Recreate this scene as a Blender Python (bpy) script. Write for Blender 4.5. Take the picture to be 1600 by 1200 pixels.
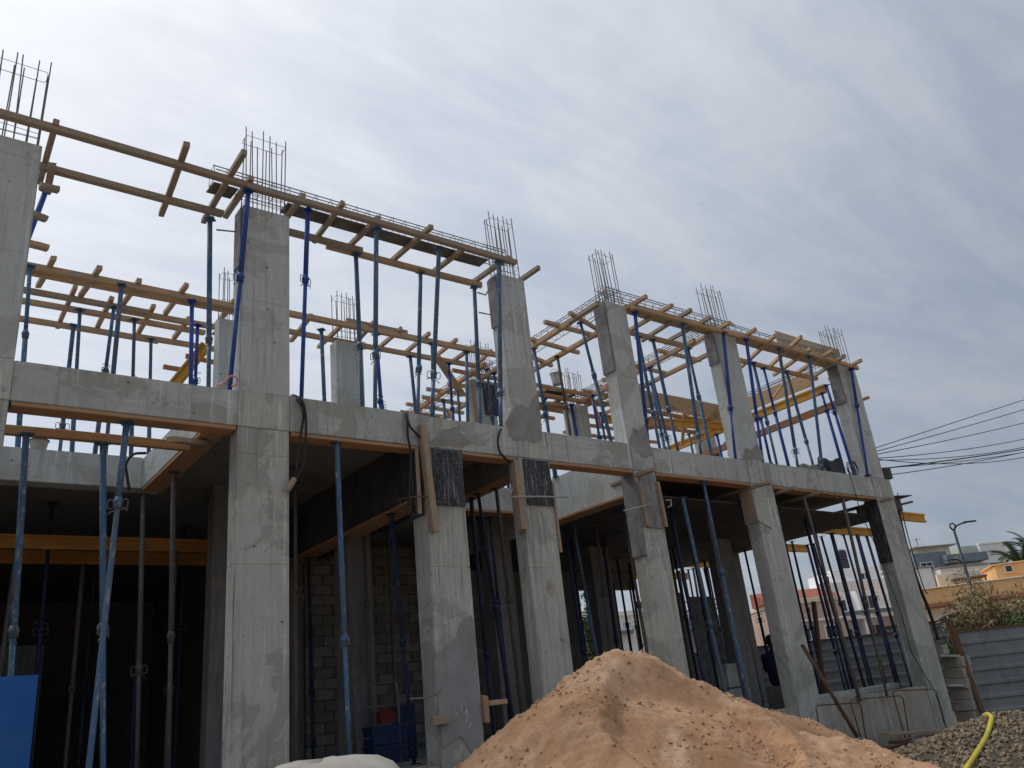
import bpy, math, random
from mathutils import Vector, Matrix, noise
for o in list(bpy.data.objects): bpy.data.objects.remove(o)
SC = bpy.context.scene
COL = SC.collection
R = math.radians
# ---------------------------------------------------------------- camera
cam_d = bpy.data.cameras.new('camera'); cam = bpy.data.objects.new('camera', cam_d); COL.objects.link(cam)
cam_d.sensor_width = 36; cam_d.lens = 28.69; cam_d.clip_end = 2000; cam_d.clip_start = 0.05
YAW, PITCH, ROLL = 0.67563, 0.37096, -0.10811
_f = Vector((math.sin(YAW)*math.cos(PITCH), math.cos(YAW)*math.cos(PITCH), math.sin(PITCH)))
_r = Vector((math.cos(YAW), -math.sin(YAW), 0)); _u = _r.cross(_f)
_R = _r*math.cos(ROLL) + _u*math.sin(ROLL); _U = _u*math.cos(ROLL) - _r*math.sin(ROLL)
cam.matrix_world = Matrix(((_R.x, _U.x, -_f.x, 0), (_R.y, _U.y, -_f.y, 0), (_R.z, _U.z, -_f.z, 1.6), (0, 0, 0, 1)))
SC.camera = cam
SC.render.resolution_x, SC.render.resolution_y = 1024, 768
# ---------------------------------------------------------------- sun, sky, exposure
SUN_EL, SUN_AZ = R(56), R(-22)            # azimuth from +Y towards +X: behind the building, high, to the left
SUN_DIR = Vector((math.sin(SUN_AZ)*math.cos(SUN_EL), math.cos(SUN_AZ)*math.cos(SUN_EL), math.sin(SUN_EL)))
sd = bpy.data.lights.new('sun', 'SUN'); sd.energy = 1.5; sd.angle = R(25); sd.color = (1, 0.95, 0.88)
sun = bpy.data.objects.new('sun', sd); COL.objects.link(sun); sun.rotation_euler = (-SUN_DIR).to_track_quat('-Z', 'Y').to_euler()
SC.view_settings.view_transform = 'Standard'; SC.view_settings.look = 'None'
SC.view_settings.exposure = 0.14; SC.view_settings.gamma = 1.0
W = bpy.data.worlds.new('World'); SC.world = W; W.use_nodes = True
def build_world():
    nt = W.node_tree; N = nt.nodes; L = nt.links; N.clear()
    out = N.new('ShaderNodeOutputWorld'); bg = N.new('ShaderNodeBackground'); L.new(bg.outputs[0], out.inputs[0])
    sky = N.new('ShaderNodeTexSky'); sky.sky_type = 'NISHITA'; sky.sun_disc = False
    sky.sun_elevation = SUN_EL; sky.sun_rotation = SUN_AZ; sky.air_density = 1.0; sky.dust_density = 2.5; sky.ozone_density = 1.5
    tc = N.new('ShaderNodeTexCoord')
    def math_(op, a, b=None, clamp=False):
        m = N.new('ShaderNodeMath'); m.operation = op; m.use_clamp = clamp
        for i, v in enumerate((a, b)):
            if v is None: continue
            if isinstance(v, (int, float)): m.inputs[i].default_value = v
            else: L.new(v, m.inputs[i])
        return m.outputs[0]
    def mix(f, a, b, mode='MIX'):
        m = N.new('ShaderNodeMix'); m.data_type = 'RGBA'; m.blend_type = mode
        for s, v in ((m.inputs['Factor'], f), (m.inputs['A'], a), (m.inputs['B'], b)):
            pass
        for idx, v in ((0, f), (6, a), (7, b)):
            if isinstance(v, (int, float)): m.inputs[idx].default_value = v
            elif isinstance(v, tuple): m.inputs[idx].default_value = (*v, 1)
            else: L.new(v, m.inputs[idx])
        return m.outputs[2]
    sep = N.new('ShaderNodeSeparateXYZ'); L.new(tc.outputs['Generated'], sep.inputs[0])
    zc = math_('ADD', math_('MAXIMUM', sep.outputs[2], 0.0), 0.18)
    cx = math_('DIVIDE', sep.outputs[0], zc); cy = math_('DIVIDE', sep.outputs[1], zc)
    comb = N.new('ShaderNodeCombineXYZ'); L.new(cx, comb.inputs[0]); L.new(cy, comb.inputs[1])
    def cloud(scale, det, rough, rot, sx, sy, dist=0.0, lac=2.0):
        mp = N.new('ShaderNodeMapping'); mp.inputs['Rotation'].default_value = (0, 0, rot); mp.inputs['Scale'].default_value = (sx, sy, 1)
        L.new(comb.outputs[0], mp.inputs[0])
        n = N.new('ShaderNodeTexNoise'); n.inputs['Scale'].default_value = scale; n.inputs['Detail'].default_value = det
        n.inputs['Roughness'].default_value = rough; n.inputs['Distortion'].default_value = dist; L.new(mp.outputs[0], n.inputs['Vector'])
        return n.outputs['Fac']
    n1 = cloud(1.1, 6, 0.55, 0.75, 1.0, 1.9, 0.6)
    n2 = cloud(3.0, 9, 0.64, 0.85, 0.55, 2.3, 0.7)
    n3 = cloud(11.0, 6, 0.6, 0.2, 1.0, 1.4, 0.2)
    nn = math_('ADD', math_('ADD', math_('MULTIPLY', n1, 0.55), math_('MULTIPLY', n2, 0.33)), math_('MULTIPLY', n3, 0.12))
    ramp = N.new('ShaderNodeValToRGB'); ramp.color_ramp.interpolation = 'EASE'
    ramp.color_ramp.elements[0].position = 0.35; ramp.color_ramp.elements[0].color = (0, 0, 0, 1)
    ramp.color_ramp.elements[1].position = 0.65; ramp.color_ramp.elements[1].color = (1, 1, 1, 1)
    L.new(nn, ramp.inputs[0])
    dot = N.new('ShaderNodeVectorMath'); dot.operation = 'DOT_PRODUCT'; L.new(tc.outputs['Generated'], dot.inputs[0]); dot.inputs[1].default_value = SUN_DIR
    d01 = math_('MULTIPLY', math_('ADD', dot.outputs['Value'], 1.0), 0.5)
    glow = math_('POWER', d01, 4.4)                     # thin cloud scatters forward round the sun
    lum = math_('ADD', math_('MULTIPLY', glow, 0.66), 0.28)
    veil = mix(1.0, mix(glow, (0.80, 0.955, 1.20), (0.985, 1.0, 1.035)), lum, 'MULTIPLY')      # thin veil everywhere
    cl = mix(1.0, mix(glow, (0.99, 1.075, 1.20), (1.03, 1.035, 1.05)), math_('MULTIPLY', lum, 1.16), 'MULTIPLY')
    skys = mix(1.0, sky.outputs[0], (0.10, 0.10, 0.10), 'MULTIPLY')
    thin = mix(0.76, skys, veil)
    fin = mix(math_('MULTIPLY', ramp.outputs[0], 0.8), thin, cl)
    L.new(fin, bg.inputs[0]); bg.inputs[1].default_value = 1.0
build_world()

# ---------------------------------------------------------------- object helpers
def link(o, parent=None):
    COL.objects.link(o)
    if parent is not None: o.parent = parent
    return o
def tag(o, label=None, cat=None, group=None, kind=None):
    if label: o['label'] = label
    if cat: o['category'] = cat
    if group: o['group'] = group
    if kind: o['kind'] = kind
    return o
def empty(name, loc=(0, 0, 0), rot=None):
    o = bpy.data.objects.new(name, None); o.empty_display_size = 0.2; COL.objects.link(o); o.location = loc
    if rot is not None: o.rotation_euler = rot
    return o
def mesh(name, verts, faces, m=None, smooth=False):
    me = bpy.data.meshes.new(name); me.from_pydata(verts, [], faces); me.update()
    if m: me.materials.append(m)
    if smooth: me.polygons.foreach_set('use_smooth', [True]*len(me.polygons))
    return me
def obj(name, me, parent=None, loc=None, rot=None, scale=None):
    o = bpy.data.objects.new(name, me); link(o, parent)
    if loc is not None: o.location = loc
    if rot is not None: o.rotation_euler = rot
    if scale is not None: o.scale = scale
    return o
class MB:
    """collects simple shapes into one mesh"""
    def __init__(s): s.v = []; s.f = []
    def add(s, v, f):
        n = len(s.v); s.v += [tuple(p) for p in v]; s.f += [tuple(i+n for i in q) for q in f]; return s
    def box(s, x0, x1, y0, y1, z0, z1, M=None):
        v = [(x, y, z) for z in (z0, z1) for y in (y0, y1) for x in (x0, x1)]
        if M is not None: v = [M @ Vector(p) for p in v]
        return s.add(v, [(0, 2, 3, 1), (4, 5, 7, 6), (0, 1, 5, 4), (2, 6, 7, 3), (0, 4, 6, 2), (1, 3, 7, 5)])
    def tube(s, pts, r, n=6, closed=False, cap=True, r1=None):
        pts = [Vector(p) for p in pts]; m = len(pts); base = len(s.v)
        up = None
        for i, p in enumerate(pts):
            if closed: t = pts[(i+1) % m] - pts[i-1]
            else: t = pts[min(i+1, m-1)] - pts[max(i-1, 0)]
            t.normalize()
            if up is None: up = t.orthogonal().normalized()
            up = (up - t*up.dot(t)); up = up.normalized() if up.length > 1e-6 else t.orthogonal().normalized()
            w = t.cross(up); rr = r if r1 is None else r + (r1-r)*i/max(1, m-1)
            for k in range(n):
                a = 2*math.pi*k/n; q = p + (up*math.cos(a) + w*math.sin(a))*rr; s.v.append(tuple(q))
        for i in range(m if closed else m-1):
            a = base + i*n; b = base + ((i+1) % m)*n
            for k in range(n): s.f.append((a+k, a+(k+1) % n, b+(k+1) % n, b+k))
        if cap and not closed:
            s.f.append(tuple(base+k for k in reversed(range(n)))); s.f.append(tuple(base+(m-1)*n+k for k in range(n)))
        return s
    def lathe(s, prof, n=16, c=(0, 0, 0)):
        base = len(s.v)
        for r, z in prof:
            for k in range(n):
                a = 2*math.pi*k/n; s.v.append((c[0]+r*math.cos(a), c[1]+r*math.sin(a), c[2]+z))
        for i in range(len(prof)-1):
            for k in range(n): s.f.append((base+i*n+k, base+i*n+(k+1) % n, base+(i+1)*n+(k+1) % n, base+(i+1)*n+k))
        s.f.append(tuple(base+k for k in reversed(range(n)))); s.f.append(tuple(base+(len(prof)-1)*n+k for k in range(n)))
        return s
    def obj(s, name, m, parent=None, loc=None, rot=None, smooth=False):
        return obj(name, mesh(name, s.v, s.f, m, smooth), parent, loc, rot)
    def mesh(s, name, m, smooth=False): return mesh(name, s.v, s.f, m, smooth)

def rough_box(x0, x1, y0, y1, z0, z1, seg=0.14, jit=0.006, chip=0.02, seams=(), seed=0, chipp=0.06, bev=0.008):
    """a cast concrete block: flat faces, softened and chipped arrises, optional lift seams (grooves)"""
    rnd = random.Random(seed)
    def axis(a, b, extra=()):
        n = max(1, round((b-a)/seg)); c = [a + (b-a)*i/n for i in range(n+1)]
        c = [a] + [a+bev] + c[1:-1] + [b-bev] + [b]
        for e in extra:
            c = [v for v in c if abs(v-e) > 0.03] + [e-0.007, e, e+0.007]
        return sorted(c)
    X, Y, Z = axis(x0, x1), axis(y0, y1), axis(z0, z1, [q for q in seams if z0+.1 < q < z1-.1])
    idx = {}; V = []; F = []
    nx, ny, nz = len(X)-1, len(Y)-1, len(Z)-1
    cx, cy, cz = (x0+x1)/2, (y0+y1)/2, (z0+z1)/2
    def vid(i, j, k):
        key = (i, j, k)
        if key in idx: return idx[key]
        x, y, z = X[i], Y[j], Z[k]
        e = [i in (0, nx), j in (0, ny), k in (0, nz)]
        if sum(e) >= 2:
            d = bev*0.6 + rnd.random()*jit + (rnd.random()*chip if rnd.random() < chipp else 0)
            if e[0]: x += d if i == 0 else -d
            if e[1]: y += d if j == 0 else -d
            if e[2]: z += d*0.6 if k == 0 else -d*0.6
        for q in seams:
            if abs(z-q) < 1e-4:
                x += 0.006 if i == 0 else (-0.006 if i == nx else 0); y += 0.006 if j == 0 else (-0.006 if j == ny else 0)
        idx[key] = len(V); V.append((x, y, z)); return idx[key]
    for i in range(nx):
        for j in range(ny):
            F.append((vid(i, j, 0), vid(i, j+1, 0), vid(i+1, j+1, 0), vid(i+1, j, 0)))
            F.append((vid(i, j, nz), vid(i+1, j, nz), vid(i+1, j+1, nz), vid(i, j+1, nz)))
    for i in range(nx):
        for k in range(nz):
            F.append((vid(i, 0, k), vid(i+1, 0, k), vid(i+1, 0, k+1), vid(i, 0, k+1)))
            F.append((vid(i, ny, k), vid(i, ny, k+1), vid(i+1, ny, k+1), vid(i+1, ny, k)))
    for j in range(ny):
        for k in range(nz):
            F.append((vid(0, j, k), vid(0, j, k+1), vid(0, j+1, k+1), vid(0, j+1, k)))
            F.append((vid(nx, j, k), vid(nx, j+1, k), vid(nx, j+1, k+1), vid(nx, j, k+1)))
    return V, F

# ---------------------------------------------------------------- materials
class NT:
    def __init__(s, name):
        s.m = bpy.data.materials.new(name); s.m.use_nodes = True; s.t = s.m.node_tree; s.N = s.t.nodes; s.L = s.t.links
        s.b = s.N['Principled BSDF']; s._oc = None
    def inp(s, sock, v):
        if v is None: return
        if isinstance(v, (int, float)): sock.default_value = v
        elif isinstance(v, tuple): sock.default_value = (*v, 1) if len(v) == 3 and sock.type == 'RGBA' else v
        else: s.L.new(v, sock)
    def oc(s, rnd=True):
        """object coordinates, shifted by the object's own random number so no two things share a pattern"""
        if s._oc is None:
            tc = s.N.new('ShaderNodeTexCoord'); oi = s.N.new('ShaderNodeObjectInfo')
            mu = s.N.new('ShaderNodeMath'); mu.operation = 'MULTIPLY'; mu.inputs[1].default_value = 37.0; s.L.new(oi.outputs['Random'], mu.inputs[0])
            va = s.N.new('ShaderNodeVectorMath'); va.operation = 'ADD'; s.L.new(tc.outputs['Object'], va.inputs[0]); s.L.new(mu.outputs[0], va.inputs[1])
            s._oc = va.outputs[0]; s.rand = oi.outputs['Random']; s.tc = tc
        return s._oc
    def map(s, scale, vec=None):
        mp = s.N.new('ShaderNodeMapping'); mp.inputs['Scale'].default_value = scale if isinstance(scale, tuple) else (scale,)*3
        s.L.new(vec or s.oc(), mp.inputs[0]); return mp.outputs[0]
    def noise(s, scale, det=4, rough=0.55, sc=None, dist=0):
        n = s.N.new('ShaderNodeTexNoise'); n.inputs['Scale'].default_value = scale; n.inputs['Detail'].default_value = det
        n.inputs['Roughness'].default_value = rough; n.inputs['Distortion'].default_value = dist
        s.L.new(s.map(sc) if sc else s.oc(), n.inputs['Vector']); return n.outputs['Fac']
    def voro(s, scale, sc=None, out='Distance', rnd=1.0):
        n = s.N.new('ShaderNodeTexVoronoi'); n.inputs['Scale'].default_value = scale; n.inputs['Randomness'].default_value = rnd
        s.L.new(s.map(sc) if sc else s.oc(), n.inputs['Vector']); return n.outputs[out]
    def ramp(s, fac, *stops):
        r = s.N.new('ShaderNodeValToRGB'); e = r.color_ramp.elements
        while len(e) < len(stops): e.new(0.5)
        for el, (p, c) in zip(e, stops):
            el.position = p; el.color = (c, c, c, 1) if isinstance(c, (int, float)) else (*c, 1)
        s.L.new(fac, r.inputs[0]); return r.outputs[0]
    def mix(s, f, a, b, mode='MIX'):
        m = s.N.new('ShaderNodeMix'); m.data_type = 'RGBA'; m.blend_type = mode
        s.inp(m.inputs[0], f); s.inp(m.inputs[6], a); s.inp(m.inputs[7], b); return m.outputs[2]
    def math(s, op, a, b=None):
        m = s.N.new('ShaderNodeMath'); m.operation = op; s.inp(m.inputs[0], a); s.inp(m.inputs[1], b); return m.outputs[0]
    def bump(s, h, strength=0.3, dist=0.01, prev=None):
        b = s.N.new('ShaderNodeBump'); b.inputs['Strength'].default_value = strength; b.inputs['Distance'].default_value = dist
        s.L.new(h, b.inputs['Height'])
        if prev is not None: s.L.new(prev, b.inputs['Normal'])
        return b.outputs[0]
    def done(s, col, rough=0.8, nrm=None, metal=0.0, spec=None):
        s.inp(s.b.inputs['Base Color'], col); s.inp(s.b.inputs['Roughness'], rough); s.b.inputs['Metallic'].default_value = metal
        if nrm is not None: s.L.new(nrm, s.b.inputs['Normal'])
        if spec is not None: s.b.inputs['Specular IOR Level'].default_value = spec
        return s.m
def concrete(name, lo, hi, patch=(0.30, 0.27, 0.23), patch_amt=0.5, stain=0.5, grain=(16, 16, 0.35)):
    n = NT(name)
    c = n.mix(n.ramp(n.noise(0.9, 5, 0.6), (0.32, 0.0), (0.68, 1.0)), lo, hi)
    c = n.mix(n.ramp(n.noise(14, 5, 0.65), (0.3, 0.0), (0.75, 0.35)), c, tuple(v*0.72 for v in lo))
    gr = n.noise(1.0, 5, 0.6, sc=grain); c = n.mix(n.ramp(gr, (0.40, 0.28), (0.5, 0.0), (0.60, 0.22)), c, tuple(v*0.70 for v in lo))     # shutter board marks
    pm = n.ramp(n.noise(1.05, 8, 0.66, dist=0.7), (0.53, 0.0), (0.55, 1.0))
    c = n.mix(n.math('MULTIPLY', pm, patch_amt), c, patch)                                                                           # cement wash, damp patches
    c = n.mix(n.math('MULTIPLY', n.ramp(n.noise(3.2, 6, 0.62, sc=(4, 4, 0.22)), (0.54, 0.0), (0.68, 1.0)), stain), c, tuple(v*0.45 for v in lo))   # dark runs
    c = n.mix(n.math('MULTIPLY', n.ramp(n.noise(2.4, 5, 0.7, sc=(6, 6, 0.3)), (0.57, 0.0), (0.68, 1.0)), stain), c, tuple(min(1, v*1.35) for v in hi))  # lime runs
    rust = n.ramp(n.noise(1.5, 6, 0.72), (0.62, 0.0), (0.76, 0.75)); c = n.mix(rust, c, (0.21, 0.155, 0.09))
    big = n.ramp(n.voro(4.6), (0.045, 1.0), (0.085, 0.0)); sel = n.ramp(n.noise(2.1, 3), (0.47, 0.0), (0.56, 1.0)); small = n.ramp(n.voro(15), (0.04, 0.8), (0.09, 0.0))
    pm2 = n.math('MULTIPLY', n.math('MAXIMUM', big, small), sel); c = n.mix(n.math('MULTIPLY', pm2, 0.85), c, tuple(v*0.28 for v in lo))          # blow holes
    scr = n.ramp(n.noise(2.2, 8, 0.8, dist=2.0), (0.488, 0.0), (0.497, 0.55), (0.506, 0.0)); c = n.mix(n.math('MULTIPLY', scr, 0.55), c, tuple(v*0.42 for v in lo))
    b = n.bump(n.noise(45, 6, 0.7), 0.45, 0.006); b = n.bump(n.noise(5, 4, 0.6), 0.45, 0.02, b); b = n.bump(n.math('SUBTRACT', 1.0, pm2), 0.9, 0.015, b); b = n.bump(pm, 0.25, 0.01, b); b = n.bump(gr, 0.3, 0.006, b)
    return n.done(c, n.ramp(n.noise(6, 3), (0.3, 0.78), (0.7, 0.95)), b, spec=0.25)
def timber(name, base, grey=0.4, dirt=0.35):
    n = NT(name); n.oc()
    fib = n.noise(6, 6, 0.65, sc=(1.2, 22, 22)); fine = n.noise(20, 4, 0.7, sc=(1, 30, 30))
    c = n.mix(n.ramp(fib, (0.3, 0.0), (0.72, 1.0)), tuple(v*0.62 for v in base), tuple(min(1, v*1.22) for v in base))
    c = n.mix(n.ramp(fine, (0.5, 0.0), (0.75, 0.5)), c, tuple(v*0.5 for v in base))
    c = n.mix(n.math('MULTIPLY', n.ramp(n.rand, (0.0, 0.0), (1.0, 1.0)), grey), c, (0.30, 0.262, 0.225))
    c = n.mix(n.math('MULTIPLY', n.ramp(n.noise(2.2, 6, 0.7), (0.48, 0.0), (0.62, 1.0)), dirt), c, (0.30, 0.275, 0.245))
    kn = n.ramp(n.voro(2.6, sc=(0.9, 4, 4)), (0.05, 0.7), (0.11, 0.0)); c = n.mix(kn, c, tuple(v*0.35 for v in base))
    b = n.bump(fib, 0.35, 0.006); b = n.bump(fine, 0.3, 0.003, b)
    return n.done(c, 0.86, b, spec=0.2)
def paint(name, base, worn, amt=0.4, rough=0.5, splash=0.3, spl_col=(0.36, 0.36, 0.34), metal=0.0, stretch=0.6):
    n = NT(name); n.oc()
    c = n.mix(n.ramp(n.noise(2.5, 3), (0.3, 0.0), (0.7, 1.0)), tuple(v*0.75 for v in base), tuple(min(1, v*1.15) for v in base))
    c = n.mix(n.math('MULTIPLY', n.ramp(n.noise(9, 7, 0.72, sc=(1, 1, stretch)), (0.5, 0.0), (0.6, 1.0)), amt), c, worn)
    c = n.mix(n.math('MULTIPLY', n.ramp(n.noise(22, 6, 0.7), (0.56, 0.0), (0.62, 1.0)), splash), c, spl_col)
    c = n.mix(n.math('MULTIPLY', n.rand, 0.35), c, tuple(v*0.55 for v in worn))
    b = n.bump(n.noise(40, 4), 0.25, 0.003)
    return n.done(c, n.ramp(n.noise(7, 3), (0.3, rough-0.1), (0.7, min(1, rough+0.25))), b, metal, spec=0.35)
def plain(name, c1, c2, scale=3.0, rough=0.85, bump=0.2, dirt=0.0, bscale=30):
    n = NT(name)
    c = n.mix(n.ramp(n.noise(scale, 6, 0.62), (0.3, 0.0), (0.7, 1.0)), c1, c2)
    if dirt: c = n.mix(n.math('MULTIPLY', n.ramp(n.noise(1.4, 6, 0.65, sc=(2.5, 2.5, 0.35)), (0.5, 0.0), (0.72, 1.0)), dirt), c, tuple(v*0.5 for v in c1))
    return n.done(c, rough, n.bump(n.noise(bscale, 5, 0.65), bump, 0.01), spec=0.25)

M = {}
M['conc'] = concrete('concrete_column', (0.44, 0.448, 0.412), (0.585, 0.592, 0.545), patch=(0.305, 0.312, 0.285), patch_amt=0.65, stain=0.65)
M['conc_up'] = concrete('concrete_upper', (0.50, 0.53, 0.518), (0.62, 0.65, 0.63), patch=(0.395, 0.39, 0.35), patch_amt=0.65, stain=0.4)
M['conc_beam'] = concrete('concrete_beam', (0.435, 0.458, 0.44), (0.575, 0.598, 0.57), patch=(0.335, 0.335, 0.295), patch_amt=0.75, stain=0.6, grain=(0.4, 1, 17))
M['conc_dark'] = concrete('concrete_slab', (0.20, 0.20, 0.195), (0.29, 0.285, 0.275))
M['conc_plinth'] = concrete('concrete_plinth', (0.36, 0.335, 0.29), (0.48, 0.455, 0.40), patch=(0.31, 0.28, 0.23))
def block_mat():
    n = NT('block_grey'); n.oc()
    c = n.mix(n.rand, (0.22, 0.21, 0.19), (0.40, 0.38, 0.34)); c = n.mix(n.ramp(n.noise(7, 6, 0.7), (0.35, 0.0), (0.7, 0.6)), c, (0.18, 0.17, 0.155))
    return n.done(c, 0.95, n.bump(n.noise(30, 5, 0.7), 0.6, 0.012), spec=0.15)
M['block'] = block_mat()
M['mortar'] = plain('mortar', (0.22, 0.212, 0.195), (0.31, 0.30, 0.275), 5, 0.95, 0.5)
M['timber'] = timber('timber_tan', (0.60, 0.40, 0.235), 0.35, 0.45)
M['timber_grey'] = timber('timber_weathered', (0.42, 0.32, 0.225), 0.6, 0.4)
M['timber_or'] = timber('timber_orange', (0.52, 0.285, 0.145), 0.2, 0.3)
M['timber_spl'] = timber('timber_splashed', (0.44, 0.32, 0.22), 0.25, 0.75)
M['yellow'] = paint('yellow_beam_paint', (0.70, 0.36, 0.045), (0.42, 0.24, 0.08), 0.35, 0.6, 0.15, (0.45, 0.40, 0.32))
M['yellow_dk'] = paint('yellow_beam_paint_shaded', (0.50, 0.22, 0.04), (0.30, 0.16, 0.06), 0.35, 0.6, 0.15)  # yellow beam paint, darkened to stand in for the dim left room
M['palewood'] = timber('plywood_pale', (0.58, 0.47, 0.35), 0.05, 0.2)
M['ply'] = timber('plywood_tan', (0.48, 0.34, 0.20), 0.1, 0.2)
def black_ply():
    n = NT('black_film_plywood'); n.oc()
    c = n.mix(n.ramp(n.noise(4, 6, 0.7), (0.35, 0.0), (0.7, 1.0)), (0.018, 0.02, 0.026), (0.06, 0.065, 0.075))
    dr = n.ramp(n.noise(9, 5, 0.6, sc=(7, 7, 0.28)), (0.56, 0.0), (0.66, 1.0)); c = n.mix(n.math('MULTIPLY', dr, 0.75), c, (0.42, 0.42, 0.40))
    sm = n.ramp(n.noise(26, 6, 0.75), (0.52, 0.0), (0.66, 1.0)); c = n.mix(n.math('MULTIPLY', sm, 0.4), c, (0.34, 0.34, 0.33))
    return n.done(c, n.ramp(n.noise(8, 4), (0.3, 0.45), (0.7, 0.85)), n.bump(n.noise(30, 5), 0.3, 0.004), spec=0.3)
M['blackply'] = black_ply()
M['greyply'] = plain('grey_form_board', (0.14, 0.14, 0.145), (0.30, 0.30, 0.30), 5, 0.8, 0.3, 0.5)
M['paleply'] = plain('pale_streaked_board', (0.22, 0.22, 0.22), (0.46, 0.455, 0.44), 4, 0.85, 0.4, 0.85)
M['brownply'] = plain('brown_form_board', (0.11, 0.095, 0.08), (0.20, 0.175, 0.15), 4, 0.85, 0.3, 0.4)
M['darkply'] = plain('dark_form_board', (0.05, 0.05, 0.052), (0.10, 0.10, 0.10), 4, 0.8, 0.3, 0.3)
M['prop_b'] = paint('prop_paint_dark_blue', (0.024, 0.088, 0.38), (0.035, 0.06, 0.16), 0.4, 0.55, 0.28, (0.30, 0.33, 0.38))
M['prop_g'] = paint('prop_paint_faded_blue', (0.06, 0.16, 0.30), (0.15, 0.12, 0.10), 0.55, 0.65, 0.6, (0.46, 0.46, 0.44))
M['prop_n'] = paint('prop_paint_blue_shaded', (0.018, 0.036, 0.11), (0.05, 0.045, 0.05), 0.5, 0.6, 0.25)  # blue prop paint with the backlit ground floor shade put into its colour
M['prop_k'] = paint('prop_paint_rusty', (0.12, 0.125, 0.13), (0.17, 0.10, 0.06), 0.7, 0.7, 0.35)
M['steel'] = paint('worn_steel', (0.20, 0.21, 0.22), (0.16, 0.09, 0.05), 0.5, 0.5, 0.1, metal=0.4)
M['rebar'] = plain('rebar_steel', (0.15, 0.135, 0.13), (0.26, 0.24, 0.235), 8, 0.75, 0.3)
M['rust'] = plain('rusty_steel', (0.10, 0.055, 0.035), (0.20, 0.11, 0.07), 6, 0.85, 0.4)
M['cable'] = plain('black_cable', (0.02, 0.02, 0.022), (0.04, 0.04, 0.042), 5, 0.6, 0.1)
M['white_cable'] = plain('grey_pipe', (0.36, 0.35, 0.33), (0.45, 0.44, 0.42), 5, 0.6, 0.1)
# ================================================================ ground
def ground_sheet():
    # one sheet to the horizon, finer near the site
    xs = [-900, -300, -120, -60, -30] + [-20 + i*1.0 for i in range(66)] + [60, 90, 150, 300, 600, 1200]
    ys = [-900, -300, -100, -40] + [-15 + i*1.0 for i in range(61)] + [60, 90, 150, 300, 600, 1200]
    V = []; F = []
    for y in ys:
        for x in xs:
            d = math.hypot(x-8, y-6)
            V.append((x, y, 0.2 + (noise.noise(Vector((x*.35, y*.35, 3)))*0.06 if d < 45 else 0)))
    nx = len(xs)
    for j in range(len(ys)-1):
        for i in range(nx-1): F.append((j*nx+i, j*nx+i+1, (j+1)*nx+i+1, (j+1)*nx+i))
    n = NT('site_soil'); n.oc()
    c = n.mix(n.ramp(n.noise(0.6, 6, 0.65), (0.35, 0.0), (0.65, 1.0)), (0.22, 0.165, 0.115), (0.38, 0.29, 0.20))
    c = n.mix(n.ramp(n.noise(18, 5, 0.7), (0.45, 0.0), (0.7, 0.6)), c, (0.16, 0.12, 0.09))
    m = n.done(c, 0.95, n.bump(n.noise(12, 6, 0.7), 0.6, 0.03), spec=0.15)
    o = obj('ground', mesh('ground', V, F, m, True)); tag(o, kind='structure')
ground_sheet()

# ================================================================ the unfinished building
BLD = empty('unfinished_building', (9, 9, 0.2)); BO = Vector((9, 9, 0.2))
tag(BLD, 'unfinished two storey concrete frame building on columns with dark open ground floor', 'building')
_seed = [0]
def nseed(): _seed[0] += 1; return _seed[0]
def cast(name, x0, x1, y0, y1, z0, z1, m, seams=(), parent=BLD, label=None, **k):
    V, F = rough_box(x0, x1, y0, y1, z0, z1, seams=seams, seed=nseed(), **k)
    c = Vector(((x0+x1)/2, (y0+y1)/2, z0))
    o = obj(name, mesh(name, [(v[0]-c.x, v[1]-c.y, v[2]-c.z) for v in V], F, m), parent, c - (BO if parent is BLD else Vector((0, 0, 0))))
    if label: o['label'] = label
    return o
BAR = {}
def bar_mesh(L, r=0.0075):
    k = (round(L, 2), r)
    if k not in BAR: BAR[k] = MB().tube([(0, 0, 0), (0, 0, L*0.5), (0, 0, L)], r, 5).mesh('starter_bar', M['rebar'])
    return BAR[k]
def ring(w, d, r=0.004, cr=0.03):
    pts = []
    for sx, sy, a0 in ((1, 1, 0), (-1, 1, 90), (-1, -1, 180), (1, -1, 270)):
        for t in (0, 45, 90):
            a = R(a0+t); pts.append((sx*(w/2-cr)+cr*math.cos(a), sy*(d/2-cr)+cr*math.sin(a), 0))
    return MB().tube(pts, r, 4, closed=True)
def starters(col, cx, cy, w, d, z_local, h, n=5, seed=0, lean=0.0):
    """vertical bars left standing out of a column head, with ties"""
    rnd = random.Random(seed)
    for j in range(2):
        for i in range(n):
            x = -w/2 + 0.05 + (w-0.1)*i/(n-1) + rnd.uniform(-.012, .012); y = (-1 if j == 0 else 1)*(d/2-0.045) + rnd.uniform(-.01, .01)
            L = round(h*(1 if j == 0 else 0.97) + rnd.choice((-.06, 0, 0, .03, .05)), 2)
            obj('starter_bar', bar_mesh(L + 0.1), col, (x, y, z_local - 0.1), (rnd.uniform(-.02, .02), lean + rnd.uniform(-.022, .022), 0))
    tie = ring(w-0.07, d-0.06).mesh('tie', M['rebar'])
    for zz in (0.10, 0.22, 0.34, h-0.10):
        o = obj('tie', tie, col, (lean*zz, 0, z_local + zz + rnd.uniform(-.02, .02)), (rnd.uniform(-.04, .04), rnd.uniform(-.05, .05), 0))

BEAM0, BEAM1 = 4.93, 5.38
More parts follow.
